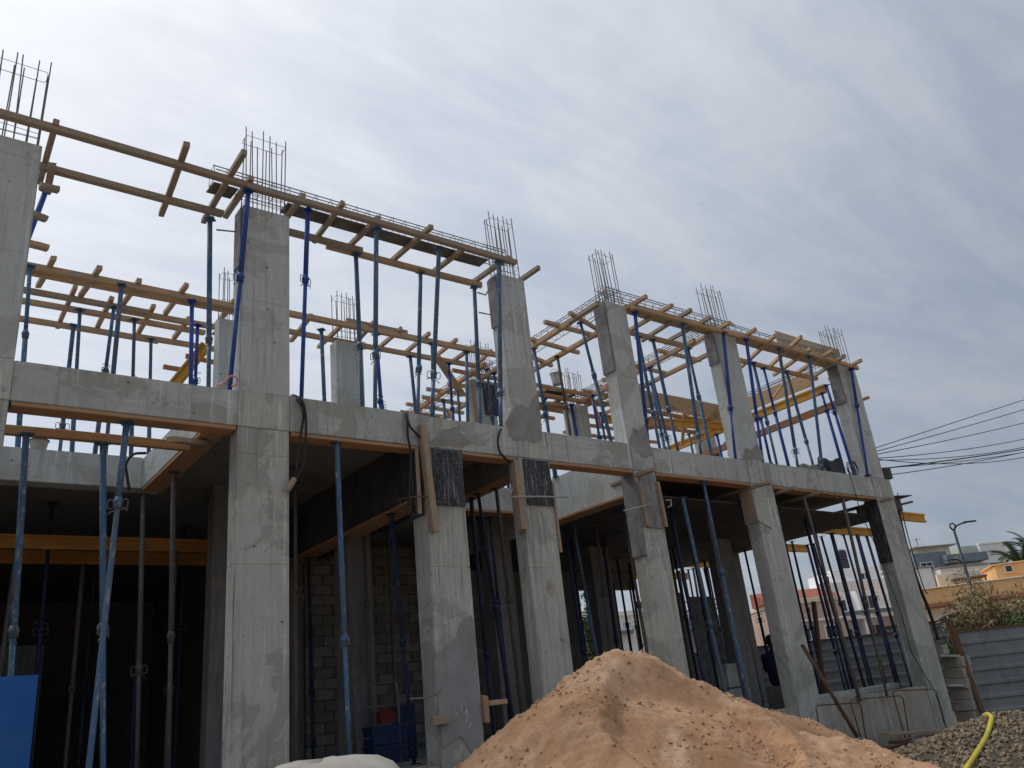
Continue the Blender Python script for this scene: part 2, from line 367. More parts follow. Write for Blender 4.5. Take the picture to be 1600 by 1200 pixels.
# front columns: name, x0, x1, depth, lower?, upper top z (None = none), starter height
FC = [('first', 0.10, 0.76, 0.26, True, 8.04, 1.18), ('second', 3.06, 3.69, 0.26, True, 7.99, 1.25), ('third', 5.55, 6.18, 0.34, True, None, 0),
      ('fourth', 7.18, 7.75, 0.26, True, 8.0, 1.15), ('fifth', 9.55, 10.06, 0.30, True, 8.03, 1.08), ('sixth', 12.58, 13.24, 0.27, True, 8.0, 1.08),
      ('seventh', 16.88, 17.63, 0.30, True, 8.03, 0.98)]
UPX = {'second': (3.07, 3.70), 'fourth': (7.15, 7.70), 'fifth': (9.52, 10.02), 'sixth': (12.45, 13.10), 'seventh': (16.75, 17.45), 'first': (0.10, 0.76)}
for nm, x0, x1, dp, lo, up, sh in FC:
    lowcol = cast('column', x0, x1, 9.004, 9.0+dp, 0.1, BEAM0, M['conc'], seams=(3.32, 4.60), label=f'lower {nm} front column from the left', chipp=0.05)
    if nm == 'third':
        M['chalk'] = plain('chalk', (0.62, 0.62, 0.60), (0.72, 0.72, 0.70), 30, 0.95, 0.1)
        ox, oz = 5.86 - (x0+x1)/2, 1.50 - 0.1
        nine = [(0.045 + 0.042*math.cos(a), 0.10 + 0.055*math.sin(a)) for a in [0.2 + i*0.52 for i in range(13)]] + [(0.09, 0.04), (0.085, -0.03), (0.06, -0.07)]
        mk = MB(); mk.tube([(ox+u, -dp/2-.013, oz+w) for u, w in nine], 0.0045, 4); mk.tube([(ox+u, -dp/2-.013, oz+w) for u, w in ((.125, -.05), (.13, -.09), (.10, -.13))], 0.0045, 4)
        mk.tube([(ox+u, -dp/2-.013, oz+w) for u, w in ((-.12, .05), (-.08, .10), (-.05, .07), (-.08, .02))], 0.0035, 4)
        mk.obj('chalk_mark', M['chalk'], lowcol)
    if up:
        a, b = UPX[nm]
        c = cast('column', a, b, 9.004, 9.0+dp, BEAM1, up, M['conc_up'], seams=(6.62, 7.82), label=f'upper {nm} front column with bars standing out of its head', chip=0.03, chipp=0.08)
        starters(c, 0, 0, b-a, dp, up-BEAM1, sh, 6, nseed(), lean={'fourth': -0.03, 'fifth': -0.05, 'sixth': -0.05, 'seventh': -0.03}.get(nm, 0.0))
# front beam: bay by bay, a block at every column head
edges = [-3.2, 0.10, 0.76, 3.06, 3.69, 5.55, 6.18, 7.18, 7.75, 9.55, 10.06, 12.58, 13.24, 16.88, 17.64]
for a, b in zip(edges[:-1], edges[1:]):
    head = (b-a) < 0.9
    dz = random.Random(a*7).uniform(-.012, .012)
    cast('beam', a, b, 9.0 - (0.004 if head else 0.0), 9.27, BEAM0, BEAM1 + dz, M['conc_beam'] if not head else M['conc'], chip=0.03, chipp=0.1)
# second row beams (along the facade) and cross beams
for a, b in ((-3.2, 2.72), (7.76, 9.6), (9.9, 17.6)):
    cast('beam', a, b, 11.92, 12.2, BEAM0-0.01, BEAM1-0.01, M['conc_up'])
cast('beam', 2.72, 3.0, 9.272, 12.2, BEAM0-0.01, BEAM1-0.02, M['conc_up'], label='cross beam beside the open bay')
cast('beam', 5.58, 5.86, 9.345, 16.5, 4.30, 5.14, M['darkply'], label='deep cross beam still in black forms')
cast('beam', 7.24, 7.5, 9.272, 16.5, 4.78, 5.14, M['conc_dark'])
cast('beam', 9.60, 9.86, 9.31, 16.5, 4.60, BEAM1-0.02, M['conc_up'], label='pale cross beam behind the fifth column')
cast('beam', 12.7, 12.98, 9.275, 16.5, 4.70, 5.14, M['conc_dark'])
# slab pieces (left out where the bays are open to the sky)
for (a, b, c, d) in ((3.0, 7.5, 9.272, 12.2), (3.0, 7.74, 12.2, 16.5), (-9.0, 3.0, 12.2, 24.0), (3.0, 6.139, 16.5, 24.0), (9.87, 17.62, 9.275, 11.915), (9.87, 17.62, 12.205, 17.0), (7.76, 9.6, 12.21, 16.5), (6.14, 11.7, 16.5, 17.2), (-5.2, -3.2, 8.9, 12.2)):
    cast('slab', a, b, c, d, 5.15, 5.34, M['conc_dark'], seg=0.8, jit=0.003)
# floor slab and plinth
cast('floor_slab', -5.2, 17.6, 9.21, 17.0, 0.55, 1.0, M['conc_dark'], seg=1.0)
pe = [-5.2, 0.1, 3.06, 5.55, 7.18, 9.55, 12.58]
for a, b, c in ((-5.2, 0.09, 1.02), (0.77, 3.05, 1.02), (3.70, 5.54, 1.02), (6.19, 7.17, 1.02), (7.76, 9.54, 1.05), (10.07, 12.57, 1.06), (13.25, 16.87, 1.10)):
    cast('plinth', a, b, 9.02, 9.2, 0.05, c, M['conc_plinth'], chip=0.04, chipp=0.15)
# columns of the second row
ROW2 = [(3.85, 4.42, 12.3, 8.0, 1.0), (5.93, 6.46, 12.3, 8.0, 1.0), (9.28, 9.82, 12.85, 7.97, 0.9), (12.28, 12.84, 13.25, 7.97, 0.9), (17.0, 17.6, 13.4, 7.97, 0.85)]
for k, (a, b, y, t, h) in enumerate(ROW2):
    nm = ('second', 'third', 'fifth', 'sixth', 'seventh')[k]
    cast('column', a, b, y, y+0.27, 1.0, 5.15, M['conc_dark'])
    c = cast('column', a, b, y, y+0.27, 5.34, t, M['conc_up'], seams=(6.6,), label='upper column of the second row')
    starters(c, 0, 0, b-a, 0.27, t-5.34, h, 6, nseed())
# stubs with starter bars that rise straight out of the slab further back
for (x, y, hh) in ((9.3, 15.2, 2.6), (4.3, 15.4, 0.8), (5.4, 15.4, 0.9), (6.2, 15.6, 0.8)):
    c = cast('column_stub', x-.25, x+.25, y-.12, y+.12, 5.34, 5.5, M['conc_dark'])
    starters(c, 0, 0, 0.5, 0.24, 0.16, hh, 5, nseed())
# third row columns inside the ground floor, seen dark through the bays
for (x, y) in ((14.35, 13.3), (15.0, 12.0), (12.6, 16.6), (6.3, 16.2)):
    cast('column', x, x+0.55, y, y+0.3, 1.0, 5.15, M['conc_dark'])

# block walls at the back of the ground floor: every block its own piece
def block_mesh(name, L, h, t, m, seed, holes=False):
    V, F = rough_box(-L/2, L/2, -t/2, t/2, 0, h, seg=0.5, jit=0.004, chip=0.012, seed=seed, bev=0.006)
    return mesh(name, V, F, m)
BLK = [block_mesh('block', 0.39, 0.19, 0.15, M['block'], 500+k) for k in range(5)]
BLKH = [block_mesh('block', 0.19, 0.19, 0.15, M['block'], 520+k) for k in range(3)]
def block_wall(x0, x1, y, z0, z1, label, backing, blocks_from=None):
    w = cast('block_wall', x0, x1, y+0.03, y+0.13, z0, z1, M['mortar'], seg=1.5, label=label)
    cx = (x0+x1)/2; rnd = random.Random(int(x0*10))
    rows = int((z1-z0)/0.205); bx0 = blocks_from[0] if blocks_from else x0; bx1 = blocks_from[1] if blocks_from else x1
    for r in range(rows):
        x = bx0 + (0.2025 if r % 2 else 0.0)
        if r % 2: obj('block', rnd.choice(BLKH), w, (bx0 + 0.098 - cx, -0.03, r*0.205 + 0.008))
        while x + 0.40 <= bx1:
            obj('block', rnd.choice(BLK), w, (x + 0.2 - cx, -0.035+rnd.uniform(-.006, .006), r*0.205 + 0.008), (0, 0, rnd.uniform(-.01, .01)))
            x += 0.405
    return w
block_wall(6.3, 11.6, 16.2, 1.0, 5.145, 'grey block wall at the back of the ground floor', None, (6.95, 11.5))
# plain rendered back and side walls, mostly unseen, added to keep the rooms dark
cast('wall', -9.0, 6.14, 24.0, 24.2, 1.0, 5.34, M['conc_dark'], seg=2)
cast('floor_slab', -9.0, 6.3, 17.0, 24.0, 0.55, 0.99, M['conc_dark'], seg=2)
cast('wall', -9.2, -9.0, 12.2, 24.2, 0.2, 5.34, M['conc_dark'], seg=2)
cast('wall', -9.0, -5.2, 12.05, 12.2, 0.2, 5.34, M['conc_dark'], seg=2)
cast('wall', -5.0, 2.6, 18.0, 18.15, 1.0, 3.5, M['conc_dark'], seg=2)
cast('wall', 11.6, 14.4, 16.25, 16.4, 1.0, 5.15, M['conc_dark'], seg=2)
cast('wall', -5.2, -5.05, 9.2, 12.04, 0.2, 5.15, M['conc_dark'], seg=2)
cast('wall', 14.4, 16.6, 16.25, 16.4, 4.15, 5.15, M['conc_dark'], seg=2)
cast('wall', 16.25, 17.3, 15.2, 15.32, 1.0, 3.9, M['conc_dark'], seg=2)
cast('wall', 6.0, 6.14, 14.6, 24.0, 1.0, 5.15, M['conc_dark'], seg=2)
# ================================================================ formwork timber
def timber_mesh(L, w, h, seed, m, bow=0.006):
    rnd = random.Random(seed); V = []; F = []; n = 5; c = 0.006
    prof = [(-w/2+c, -h/2), (w/2-c, -h/2), (w/2, -h/2+c), (w/2, h/2-c), (w/2-c, h/2), (-w/2+c, h/2), (-w/2, h/2-c), (-w/2, -h/2+c)]
    b1, b2 = rnd.uniform(-bow, bow), rnd.uniform(-bow, bow); cut = rnd.uniform(-.012, .012)
    for i in range(n):
        t = i/(n-1); x = -L/2 + L*t; s = math.sin(math.pi*t)
        for (py, pz) in prof:
            dx = cut*(py/w*2) if i in (0, n-1) else 0
            V.append((x+dx, py + b1*s*L*0.5 + rnd.uniform(-.0018, .0018), pz + b2*s*L*0.5 + rnd.uniform(-.0018, .0018)))
    for i in range(n-1):
        for k in range(8): F.append((i*8+k, i*8+(k+1) % 8, (i+1)*8+(k+1) % 8, (i+1)*8+k))
    F.append(tuple(range(7, -1, -1))); F.append(tuple((n-1)*8+k for k in range(8)))
    F = [tuple(reversed(f)) for f in F]
    return mesh('timber', V, F, m)
def frame(p0, p1, roll=0.0):
    p0, p1 = Vector(p0), Vector(p1); x = (p1-p0); L = x.length; x.normalize()
    z = Vector((0, 0, 1)); y = z.cross(x)
    y = y.normalized() if y.length > 1e-4 else Vector((0, 1, 0)); z = x.cross(y)
    Mx = Matrix((x, y, z)).transposed().to_4x4() @ Matrix.Rotation(roll, 4, 'X'); Mx.translation = (p0+p1)/2
    return Mx, L
def timb(name, p0, p1, w, h, m, label, cat='timber', group=None, roll=0.0, parent=None):
    Mx, L = frame(p0, p1, roll); sd_ = nseed()
    o = obj(name, timber_mesh(L, w, h, sd_, M[m], 0.009 if L < 6 else 0.005), parent); o.matrix_world = Mx
    if parent is None: tag(o, label, cat, group)
    return o
ORD = ['first', 'second', 'third', 'fourth', 'fifth', 'sixth', 'seventh', 'eighth', 'ninth', 'tenth', 'eleventh', 'twelfth', 'thirteenth', 'fourteenth', 'fifteenth', 'sixteenth', 'seventeenth', 'eighteenth', 'nineteenth', 'twentieth']
# ---- stringers (long timbers carried by the props)
ZA, ZR = 8.17, 7.95
S8 = 0.085
def stringer(p0, p1, m, label, w=S8, h=0.085, roll=0.0): return timb('timber_stringer', p0, p1, w, h, m, label, 'timber', 'formwork stringers', roll)
def XS(x0, x1, y, z): return (x0, y, z), (x1, y, z)
stringer(*XS(-1.2, 3.25, 8.86, ZA+.02), 'timber_grey', 'weathered long timber in front of the first two upper column heads')
stringer(*XS(3.05, 7.42, 8.84, ZA-.005), 'timber_grey', 'long timber in front of the column heads, from second to fourth column')
stringer(*XS(0.78, 3.0, 9.62, ZA+.01), 'timber_grey', 'weathered timber behind the first bay, ending at the second column')
stringer(*XS(3.72, 5.1, 9.62, ZA-.0), 'timber_grey', 'shorter timber behind the column heads, starting right of the second column')
stringer(*XS(4.55, 7.35, 9.70, ZA-.01), 'timber', 'rear long timber ending in the air left of the fourth column')
# row B pair one
stringer(*XS(0.6, 4.1, 12.18, ZA+.02), 'timber', 'nearest long timber of the second row, between first and second columns', h=0.10)
stringer(*XS(0.7, 4.1, 12.272, ZA-.02), 'timber', 'dark underside timber doubled behind the nearest second row timber')
stringer(*XS(0.7, 2.9, 12.92, ZA+.0), 'timber_grey', 'second long timber of the second row, left part, seen between first and second columns')
stringer(*XS(2.4, 4.3, 13.0, ZA-.0), 'timber', 'second long timber of the second row, right part beside the second column')
stringer(*XS(0.7, 3.9, 13.3, ZA+.0), 'timber', 'third long timber from the camera in the second row, left of second column')
stringer(*XS(0.7, 3.3, 13.95, ZA+.0), 'timber', 'lowest left long timber against the sky, left of the second column')
stringer(*XS(2.9, 4.6, 13.88, ZA-.01), 'timber', 'lowest right long timber against the sky, ending at the second column')
# row B right of the second column
stringer(*XS(4.6, 9.35, 12.02, ZA+.01), 'timber', 'near long timber of the second row, between second and fourth columns', h=0.10)
stringer(*XS(6.0, 7.25, 12.03, ZA+.10), 'timber_grey', 'short doubled timber on the second row at the row two column head')
stringer(*XS(4.6, 9.3, 12.66, ZA+.01), 'timber', 'far long timber of the second row, between second and fourth columns')
# right hand front formwork
stringer(*XS(10.02, 13.0, 8.86, ZR+.0), 'timber', 'front long timber between fifth and sixth column heads', h=0.09)
stringer(*XS(12.75, 17.35, 8.88, ZR+.03), 'timber', 'front long timber from sixth to seventh column, sticking out at the end')
stringer(*XS(10.08, 12.5, 9.68, ZR+.0), 'timber', 'rear long timber between fifth and sixth column heads')
stringer(*XS(13.12, 16.9, 9.68, ZR+.0), 'timber', 'rear long timber between sixth and seventh column heads')
# cross formwork behind the fifth column (runs into the depth)
stringer((9.38, 9.05, ZR+.02), (9.42, 10.6, ZR+.02), 'timber_grey', 'timber running back at the head of the fifth column, upper piece')
stringer((9.40, 9.85, ZR-.0), (9.40, 13.0, ZR-.0), 'timber', 'long timber running back left of the fifth column')
stringer((10.2, 9.4, ZR-.0), (10.15, 13.0, ZR-.0), 'timber', 'long timber running back right behind the fifth column')
stringer((9.05, 12.1, ZR-.0), (9.15, 16.6, ZR-.0), 'timber_or', 'left timber running back under sky behind the fourth column')
stringer((9.95, 12.4, ZR-.0), (9.9, 16.9, ZR-.0), 'timber', 'right timber running back under sky behind the fourth column')
# behind the sixth column
stringer((12.3, 9.4, ZR-.0), (12.4, 13.1, ZR-.0), 'timber', 'left timber running back at the head of the sixth column', h=0.10)
stringer((13.15, 9.4, ZR-.0), (13.15, 13.1, ZR-.0), 'timber', 'right timber running back at the head of the sixth column')
# far cluster
stringer(*XS(10.9, 13.1, 13.0, ZR-.0), 'timber_or', 'timber of the far formwork left of the small rear column head')
stringer(*XS(12.3, 17.4, 12.8, ZR-.05), 'timber_or', 'long timber of the far formwork under the plywood beam side')
stringer(*XS(11.0, 17.4, 13.6, ZR-.05), 'timber_or', 'rearmost long timber of the far formwork')
# ---- joists
def joists(items, tmpl, group, m='timber', w=0.07, h=0.075):
    for k, (p0, p1) in enumerate(items):
        rnd = random.Random(k*31+len(items)); mm = m if rnd.random() < .75 else ('timber_grey' if m == 'timber' else 'timber')
        timb('timber_joist', p0, p1, w + rnd.uniform(-.006, .006), h, mm, tmpl.format(ORD[k]), 'timber', group)
J = ZA + 0.085
joists([((0.842, 8.785, 8.260), (0.870, 10.081, 8.260)), ((2.195, 8.487, 8.260), (2.333, 10.117, 8.260)), ((2.832, 8.302, 8.260), (2.871, 10.031, 8.260)), ((3.091, 8.772, 8.260), (3.087, 9.775, 8.260))],
       '{} cross timber from the left over the first front bay', 'cross timbers of the first bay', 'timber_grey')
joists([((3.814, 8.803, 8.250), (3.824, 9.591, 8.250)), ((4.356, 8.719, 8.250), (4.404, 9.811, 8.250)), ((4.952, 8.818, 8.250), (4.922, 9.813, 8.250)), ((5.749, 8.667, 8.250), (5.707, 9.781, 8.250)),
        ((6.525, 8.895, 8.250), (6.474, 9.784, 8.250)), ((7.319, 8.863, 8.250), (7.260, 9.830, 8.250)), ((7.971, 8.904, 8.250), (7.945, 9.622, 8.250))],
       '{} cross timber from the left under the rebar cage, second to fourth column', 'cross timbers of the second bay', 'timber_grey')
joists([((1.323, 11.911, 8.260), (1.270, 12.874, 8.260)), ((1.935, 11.916, 8.260), (1.866, 12.934, 8.260)), ((2.527, 12.061, 8.260), (2.490, 12.953, 8.260)), ((3.191, 11.898, 8.260), (3.164, 13.019, 8.260)), ((4.014, 12.107, 8.260), (4.042, 13.101, 8.260))],
       '{} cross timber from the left on the near second row timbers, first bay', 'second row cross timbers of the first bay')
joists([((1.745, 12.667, 8.260), (1.756, 14.226, 8.260)), ((2.299, 12.823, 8.260), (2.323, 14.106, 8.260)), ((2.930, 12.821, 8.260), (2.964, 13.985, 8.260)), ((3.562, 13.020, 8.260), (3.553, 13.895, 8.260))],
       '{} cross timber from the left on the far second row timbers, first bay', 'far second row cross timbers')
joists([((5.355, 12.081, 8.260), (5.442, 13.173, 8.260)), ((5.997, 12.122, 8.260), (6.014, 13.234, 8.260)), ((6.473, 11.875, 8.260), (6.560, 12.771, 8.260)), ((7.043, 11.879, 8.260), (7.069, 12.835, 8.260)), ((7.636, 11.853, 8.260), (7.657, 12.845, 8.260)),
        ((8.265, 11.886, 8.260), (8.300, 12.704, 8.260)), ((8.771, 11.989, 8.260), (8.760, 12.752, 8.260)), ((9.209, 12.034, 8.260), (9.315, 12.843, 8.260))],
       '{} second row cross timber from the left between second and fourth columns', 'second row cross timbers of the second bay')
joists([((10.096, 8.550, 8.030), (10.092, 9.238, 8.030)), ((10.804, 8.595, 8.030), (10.831, 9.730, 8.030)), ((11.290, 8.564, 8.030), (11.413, 9.980, 8.030)), ((11.895, 8.604, 8.030), (11.948, 9.876, 8.030)), ((12.459, 8.617, 8.030), (12.564, 9.740, 8.030)),
        ((13.227, 8.581, 8.030), (13.477, 9.799, 8.030)), ((13.890, 8.609, 8.030), (14.618, 10.063, 8.030)), ((14.500, 8.403, 8.030), (15.307, 9.852, 8.030)), ((15.296, 8.716, 8.030), (15.828, 10.082, 8.030)), ((15.855, 8.545, 8.030), (16.264, 9.776, 8.030)), ((16.435, 8.631, 8.030), (16.971, 9.951, 8.030)), ((17.091, 8.620, 8.030), (17.447, 9.670, 8.030))],
       '{} cross timber from the left on the right hand front formwork', 'cross timbers of the right front formwork')
joists([((9.246, 9.660, 8.030), (10.220, 9.976, 8.030)), ((9.055, 10.149, 8.030), (10.396, 10.208, 8.030)), ((9.268, 10.870, 8.030), (10.599, 10.976, 8.030)), ((9.214, 11.378, 8.030), (10.503, 11.725, 8.030))],
       '{} cross timber from the fifth column on the timbers running back', 'cross timbers behind the fifth column')
joists([((9.0, 13.4, 8.03), (10.2, 13.4, 8.03)), ((8.9, 14.3, 8.03), (10.1, 14.35, 8.03)), ((8.95, 15.3, 8.03), (10.3, 15.2, 8.03)), ((8.8, 16.3, 8.03), (10.2, 16.2, 8.03))],
       '{} nearest cross timber on the far timbers behind the fourth column', 'far cross timbers behind the fourth column')
joists([((12.1, 10.2, 8.03), (13.4, 10.2, 8.03)), ((12.0, 11.0, 8.03), (13.35, 11.05, 8.03)), ((12.1, 11.9, 8.03), (13.4, 11.85, 8.03)), ((12.1, 12.6, 8.03), (13.4, 12.6, 8.03))],
       '{} nearest cross timber on the timbers behind the sixth column', 'cross timbers behind the sixth column')
joists([((11.2, 12.7, 8.0), (11.25, 13.8, 8.0)), ((11.9, 12.6, 8.0), (12.0, 13.9, 8.0)), ((12.9, 12.5, 8.0), (12.8, 13.8, 8.0)), ((13.6, 12.5, 8.0), (13.7, 13.9, 8.0)), ((14.4, 12.5, 8.0), (14.3, 13.8, 8.0)), ((15.1, 12.5, 8.0), (15.2, 13.8, 8.0)), ((15.9, 12.5, 8.0), (15.8, 13.8, 8.0)), ((16.6, 12.5, 8.0), (16.7, 13.8, 8.0))],
       '{} cross timber from the left in the far formwork between the upper columns', 'cross timbers of the far formwork', 'timber_or')
joists([((8.7, 12.75, 8.03), (10.4, 12.8, 8.03)), ((8.75, 13.85, 8.03), (10.3, 13.8, 8.03)), ((8.8, 14.8, 8.03), (10.35, 14.85, 8.03)), ((8.7, 15.8, 8.03), (10.2, 15.75, 8.03))],
       '{} of the lighter cross timbers on the far timbers behind the fourth column', 'lighter far cross timbers behind the fourth column')
joists([((10.2, 12.4, 7.86), (12.2, 12.45, 7.86)), ((10.3, 13.3, 7.86), (12.3, 13.35, 7.86)), ((10.3, 14.0, 7.86), (12.4, 14.0, 7.86)), ((12.9, 14.1, 7.86), (15.5, 14.1, 7.86)), ((13.2, 14.6, 7.8), (16.4, 14.4, 7.8))],
       '{} low timber from the left stacked under the far formwork', 'low timbers under the far formwork', 'timber_or')
# odd pieces
def odd(p0, p1, label, m='timber', w=0.08, h=0.07, name='timber_offcut'): return timb(name, p0, p1, w, h, m, label, 'timber')
odd((0.824, 9.500, 7.832), (1.025, 9.500, 7.837), 'short timber stub beside the first upper column, higher one', 'timber_grey')
odd((0.922, 9.450, 8.136), (0.946, 9.900, 8.049), 'short leaning timber right of the first upper column head', 'timber_grey')
odd((0.792, 9.600, 7.490), (0.948, 9.600, 7.458), 'round timber stub beside the first upper column, below the prop head', 'timber_grey')
odd((0.793, 9.600, 7.091), (0.997, 9.600, 7.078), 'timber stub sticking out right of the first upper column, lowest', 'timber')
odd((8.128, 12.420, 8.100), (9.3, 13.3, 7.75), 'wide diagonal brace board left of the fourth upper column', 'timber', 0.16, 0.03, 'brace_board')
odd((17.250, 9.600, 7.196), (18.115, 9.200, 7.478), 'short timber end right of the seventh upper column head, middle one', 'timber_or')
odd((17.464, 9.600, 6.480), (17.650, 9.300, 6.545), 'short timber end right of the seventh upper column head, lowest', 'timber_or')
odd((15.716, 9.800, 7.714), (15.154, 9.800, 7.262), 'small upright batten against the plywood beam side, left', 'timber', 0.05, 0.04)
odd((15.807, 11.500, 7.420), (15.493, 11.500, 6.473), 'upright batten standing left of the sixth upper column foot', 'timber', 0.08, 0.06)
odd((15.400, 11.500, 6.778), (15.809, 11.500, 6.885), 'short batten nailed across the upright left of sixth column', 'timber', 0.06, 0.05)
odd((3.424, 14.000, 7.720), (3.929, 14.000, 7.704), 'low timber beside the leaning yellow beam, lower one', 'timber_or')
odd((3.740, 13.800, 7.904), (4.281, 13.800, 7.859), 'low timber beside the leaning yellow beam, upper one', 'timber_or')
odd((13.3, 12.7, 7.55), (14.6, 13.2, 7.8), 'loose timber lying askew in the far formwork, left one', 'timber')
odd((14.4, 13.0, 7.5), (15.9, 12.6, 7.75), 'loose timber lying askew in the far formwork, middle one', 'timber_or')
odd((15.4, 12.5, 7.9), (16.3, 13.5, 7.45), 'loose timber leaning in the far formwork, right one', 'timber')
odd((12.4, 12.6, 7.8), (13.3, 13.4, 7.6), 'loose timber by the small rear column head, right side', 'timber')
odd((11.2, 12.9, 7.7), (12.2, 13.3, 7.95), 'loose timber by the small rear column head, left side', 'timber')
odd((12.5, 12.4, 8.12), (13.6, 12.9, 8.16), 'pale loose timber on top of the far formwork', 'timber')
odd((8.883, 12.400, 7.704), (8.932, 12.400, 6.809), 'grey round timber post behind the slanting props left of fourth column', 'timber_grey', 0.09, 0.09, 'timber_post')
# ---- plywood beam forms
def sheet(name, p0, p1, w, t, m, label, cat, roll=0.0): return timb(name, p0, p1, w, t, m, label, cat, None, roll)
sheet('soffit_form', (3.73, 9.28, 8.31), (7.12, 9.28, 8.31), 0.26, 0.024, 'brownply', 'dark soffit board under the rebar cage, second to fourth column', 'formwork board')
sheet('soffit_form', (2.72, 9.28, 8.31), (3.04, 9.28, 8.31), 0.26, 0.024, 'brownply', 'short dark soffit board left of the second upper column head', 'formwork board')
sheet('soffit_form', (13.1, 9.14, 8.075), (16.8, 9.14, 8.075), 0.30, 0.024, 'ply', 'plywood soffit under the beam between sixth and seventh columns', 'formwork board')
sheet('soffit_form', (10.05, 9.14, 8.075), (12.5, 9.14, 8.075), 0.28, 0.024, 'ply', 'plywood soffit under the cage between fifth and sixth columns', 'formwork board')
sheet('side_form', (15.1, 9.34, 8.39), (17.6, 9.34, 8.39), 0.62, 0.022, 'palewood', 'pale plywood beam side standing on the right end of the front formwork', 'formwork board', R(90))
sheet('side_form', (16.7, 9.7, 7.93), (16.7, 12.9, 7.93), 0.36, 0.022, 'ply', 'plywood beam side running back from the seventh column', 'formwork board', R(90))
sheet('side_form', (13.4, 12.55, 8.1), (17.0, 12.55, 8.1), 0.42, 0.022, 'ply', 'plywood beam side of the far formwork between fifth and sixth columns', 'formwork board', R(90))
sheet('soffit_form', (11.2, 13.15, 8.06), (12.2, 13.15, 8.06), 0.42, 0.022, 'darkply', 'dark soffit board left of the small rear column head', 'formwork board')
# ---- yellow timber h beams
def hbeam(p0, p1, label, m='yellow', parent=None):
    Mx, L = frame(p0, p1); e = empty('timber_h_beam'); e.matrix_world = Mx
    MB().box(-L/2, L/2, -.04, .04, .06, .10).obj('flange', M[m], e); MB().box(-L/2, L/2, -.04, .04, -.10, -.06).obj('flange', M[m], e)
    MB().box(-L/2+.001, L/2-.001, -.014, .014, -.06, .06).obj('web', M[m], e); MB().box(-L/2-.004, -L/2, -.038, .038, -.098, .098).obj('end_cap', M['rust'], e)
    return tag(e, label, 'beam', 'yellow formwork beams')
hbeam((16.62, 9.35, 7.55), (16.55, 16.8, 7.55), 'yellow beam running back from the seventh upper column head')
timb('timber_bearer', (17.0, 9.32, 7.24), (17.0, 14.6, 7.20), 0.09, 0.16, 'timber_or', 'thick orange timber below the yellow beam, running back from seventh upper column', 'timber')
hbeam((12.95, 12.9, 7.55), (16.9, 12.3, 7.62), 'yellow beam of the far formwork, left of the sixth upper column foot')
hbeam((3.480, 13.600, 7.178), (3.851, 13.000, 7.787), 'yellow beam leaning up behind the second upper column')
# ground floor beams carrying the deck edge, sticking out at the right end
hbeam((16.9, 9.5, 4.73), (19.75, 9.5, 4.71), 'orange yellow beam end sticking out right of the seventh lower column')
hbeam((16.6, 11.1, 4.73), (20.4, 11.0, 4.71), 'yellow beam end between sixth and seventh lower columns, nearer one')
hbeam((16.6, 13.05, 4.73), (20.15, 13.05, 4.71), 'yellow beam end just right of the sixth lower column')
hbeam((16.6, 15.4, 4.73), (19.7, 15.4, 4.71), 'yellow beam end seen between fifth and sixth lower columns, upper one')
hbeam((16.6, 17.3, 4.73), (20.0, 17.3, 4.71), 'yellow beam end seen between fifth and sixth lower columns, lower one')
hbeam((-2.5, 13.3, 4.42), (4.3, 13.3, 4.42), 'yellow beam darkened for shade in the left room under the slab', 'yellow_dk')
hbeam((-2.5, 14.4, 4.42), (4.6, 14.4, 4.42), 'farther yellow beam darkened for shade in the left room', 'yellow_dk')
# deck sheets under the right hand slab
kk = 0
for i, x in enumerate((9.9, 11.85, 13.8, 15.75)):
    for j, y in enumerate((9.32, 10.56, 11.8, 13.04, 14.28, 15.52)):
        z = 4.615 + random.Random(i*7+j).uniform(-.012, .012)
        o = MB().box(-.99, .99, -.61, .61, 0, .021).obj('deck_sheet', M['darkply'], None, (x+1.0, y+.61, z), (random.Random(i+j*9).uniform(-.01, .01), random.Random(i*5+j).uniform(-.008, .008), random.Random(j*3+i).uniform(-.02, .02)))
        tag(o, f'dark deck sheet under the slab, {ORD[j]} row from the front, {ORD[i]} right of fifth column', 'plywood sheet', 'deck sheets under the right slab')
# ---- soffit boards under the front beam
for a, b, lab in ((0.78, 3.04, 'orange soffit board under the front beam, first to second column'), (3.71, 5.5, 'orange soffit board under the front beam, second to third column'), (6.2, 7.16, 'orange soffit board under the front beam, third to fourth column'),
               (7.77, 9.53, 'orange soffit board under the front beam, fourth to fifth column'), (10.08, 12.56, 'orange soffit board under the front beam, fifth to sixth column'), (13.26, 16.86, 'orange soffit board under the front beam, sixth to seventh column')):
    timb('soffit_board', (a, 9.125, 4.902), (b, 9.125, 4.902), 0.24, 0.045, 'timber_or', lab, 'board', 'soffit boards under the front beam')
timb('soffit_board', (2.86, 9.3, 4.895), (2.86, 11.9, 4.895), 0.27, 0.04, 'timber_or', 'soffit board under the cross beam beside the open left bay', 'board')
timb('soffit_board', (5.72, 9.4, 4.275), (5.72, 15.8, 4.275), 0.34, 0.045, 'timber_or', 'soffit board running back under the deep black beam', 'board')
timb('soffit_board', (9.73, 9.35, 4.575), (9.73, 11.9, 4.575), 0.32, 0.045, 'timber_or', 'soffit board running back under the pale cross beam', 'board')
timb('soffit_board', (7.37, 9.35, 4.755), (7.37, 11.9, 4.755), 0.30, 0.045, 'timber_or', 'soffit board running back behind the fourth column', 'board')
timb('soffit_board', (7.8, 12.06, 4.895), (9.58, 12.06, 4.895), 0.32, 0.04, 'timber_or', 'soffit board under the second row beam in the open right bay', 'board')
timb('timber_stringer', (0.70, 9.60, 4.812), (2.7, 9.60, 4.812), 0.09, 0.10, 'timber_or', 'orange timber crossing the open left bay under the front beam', 'timber')
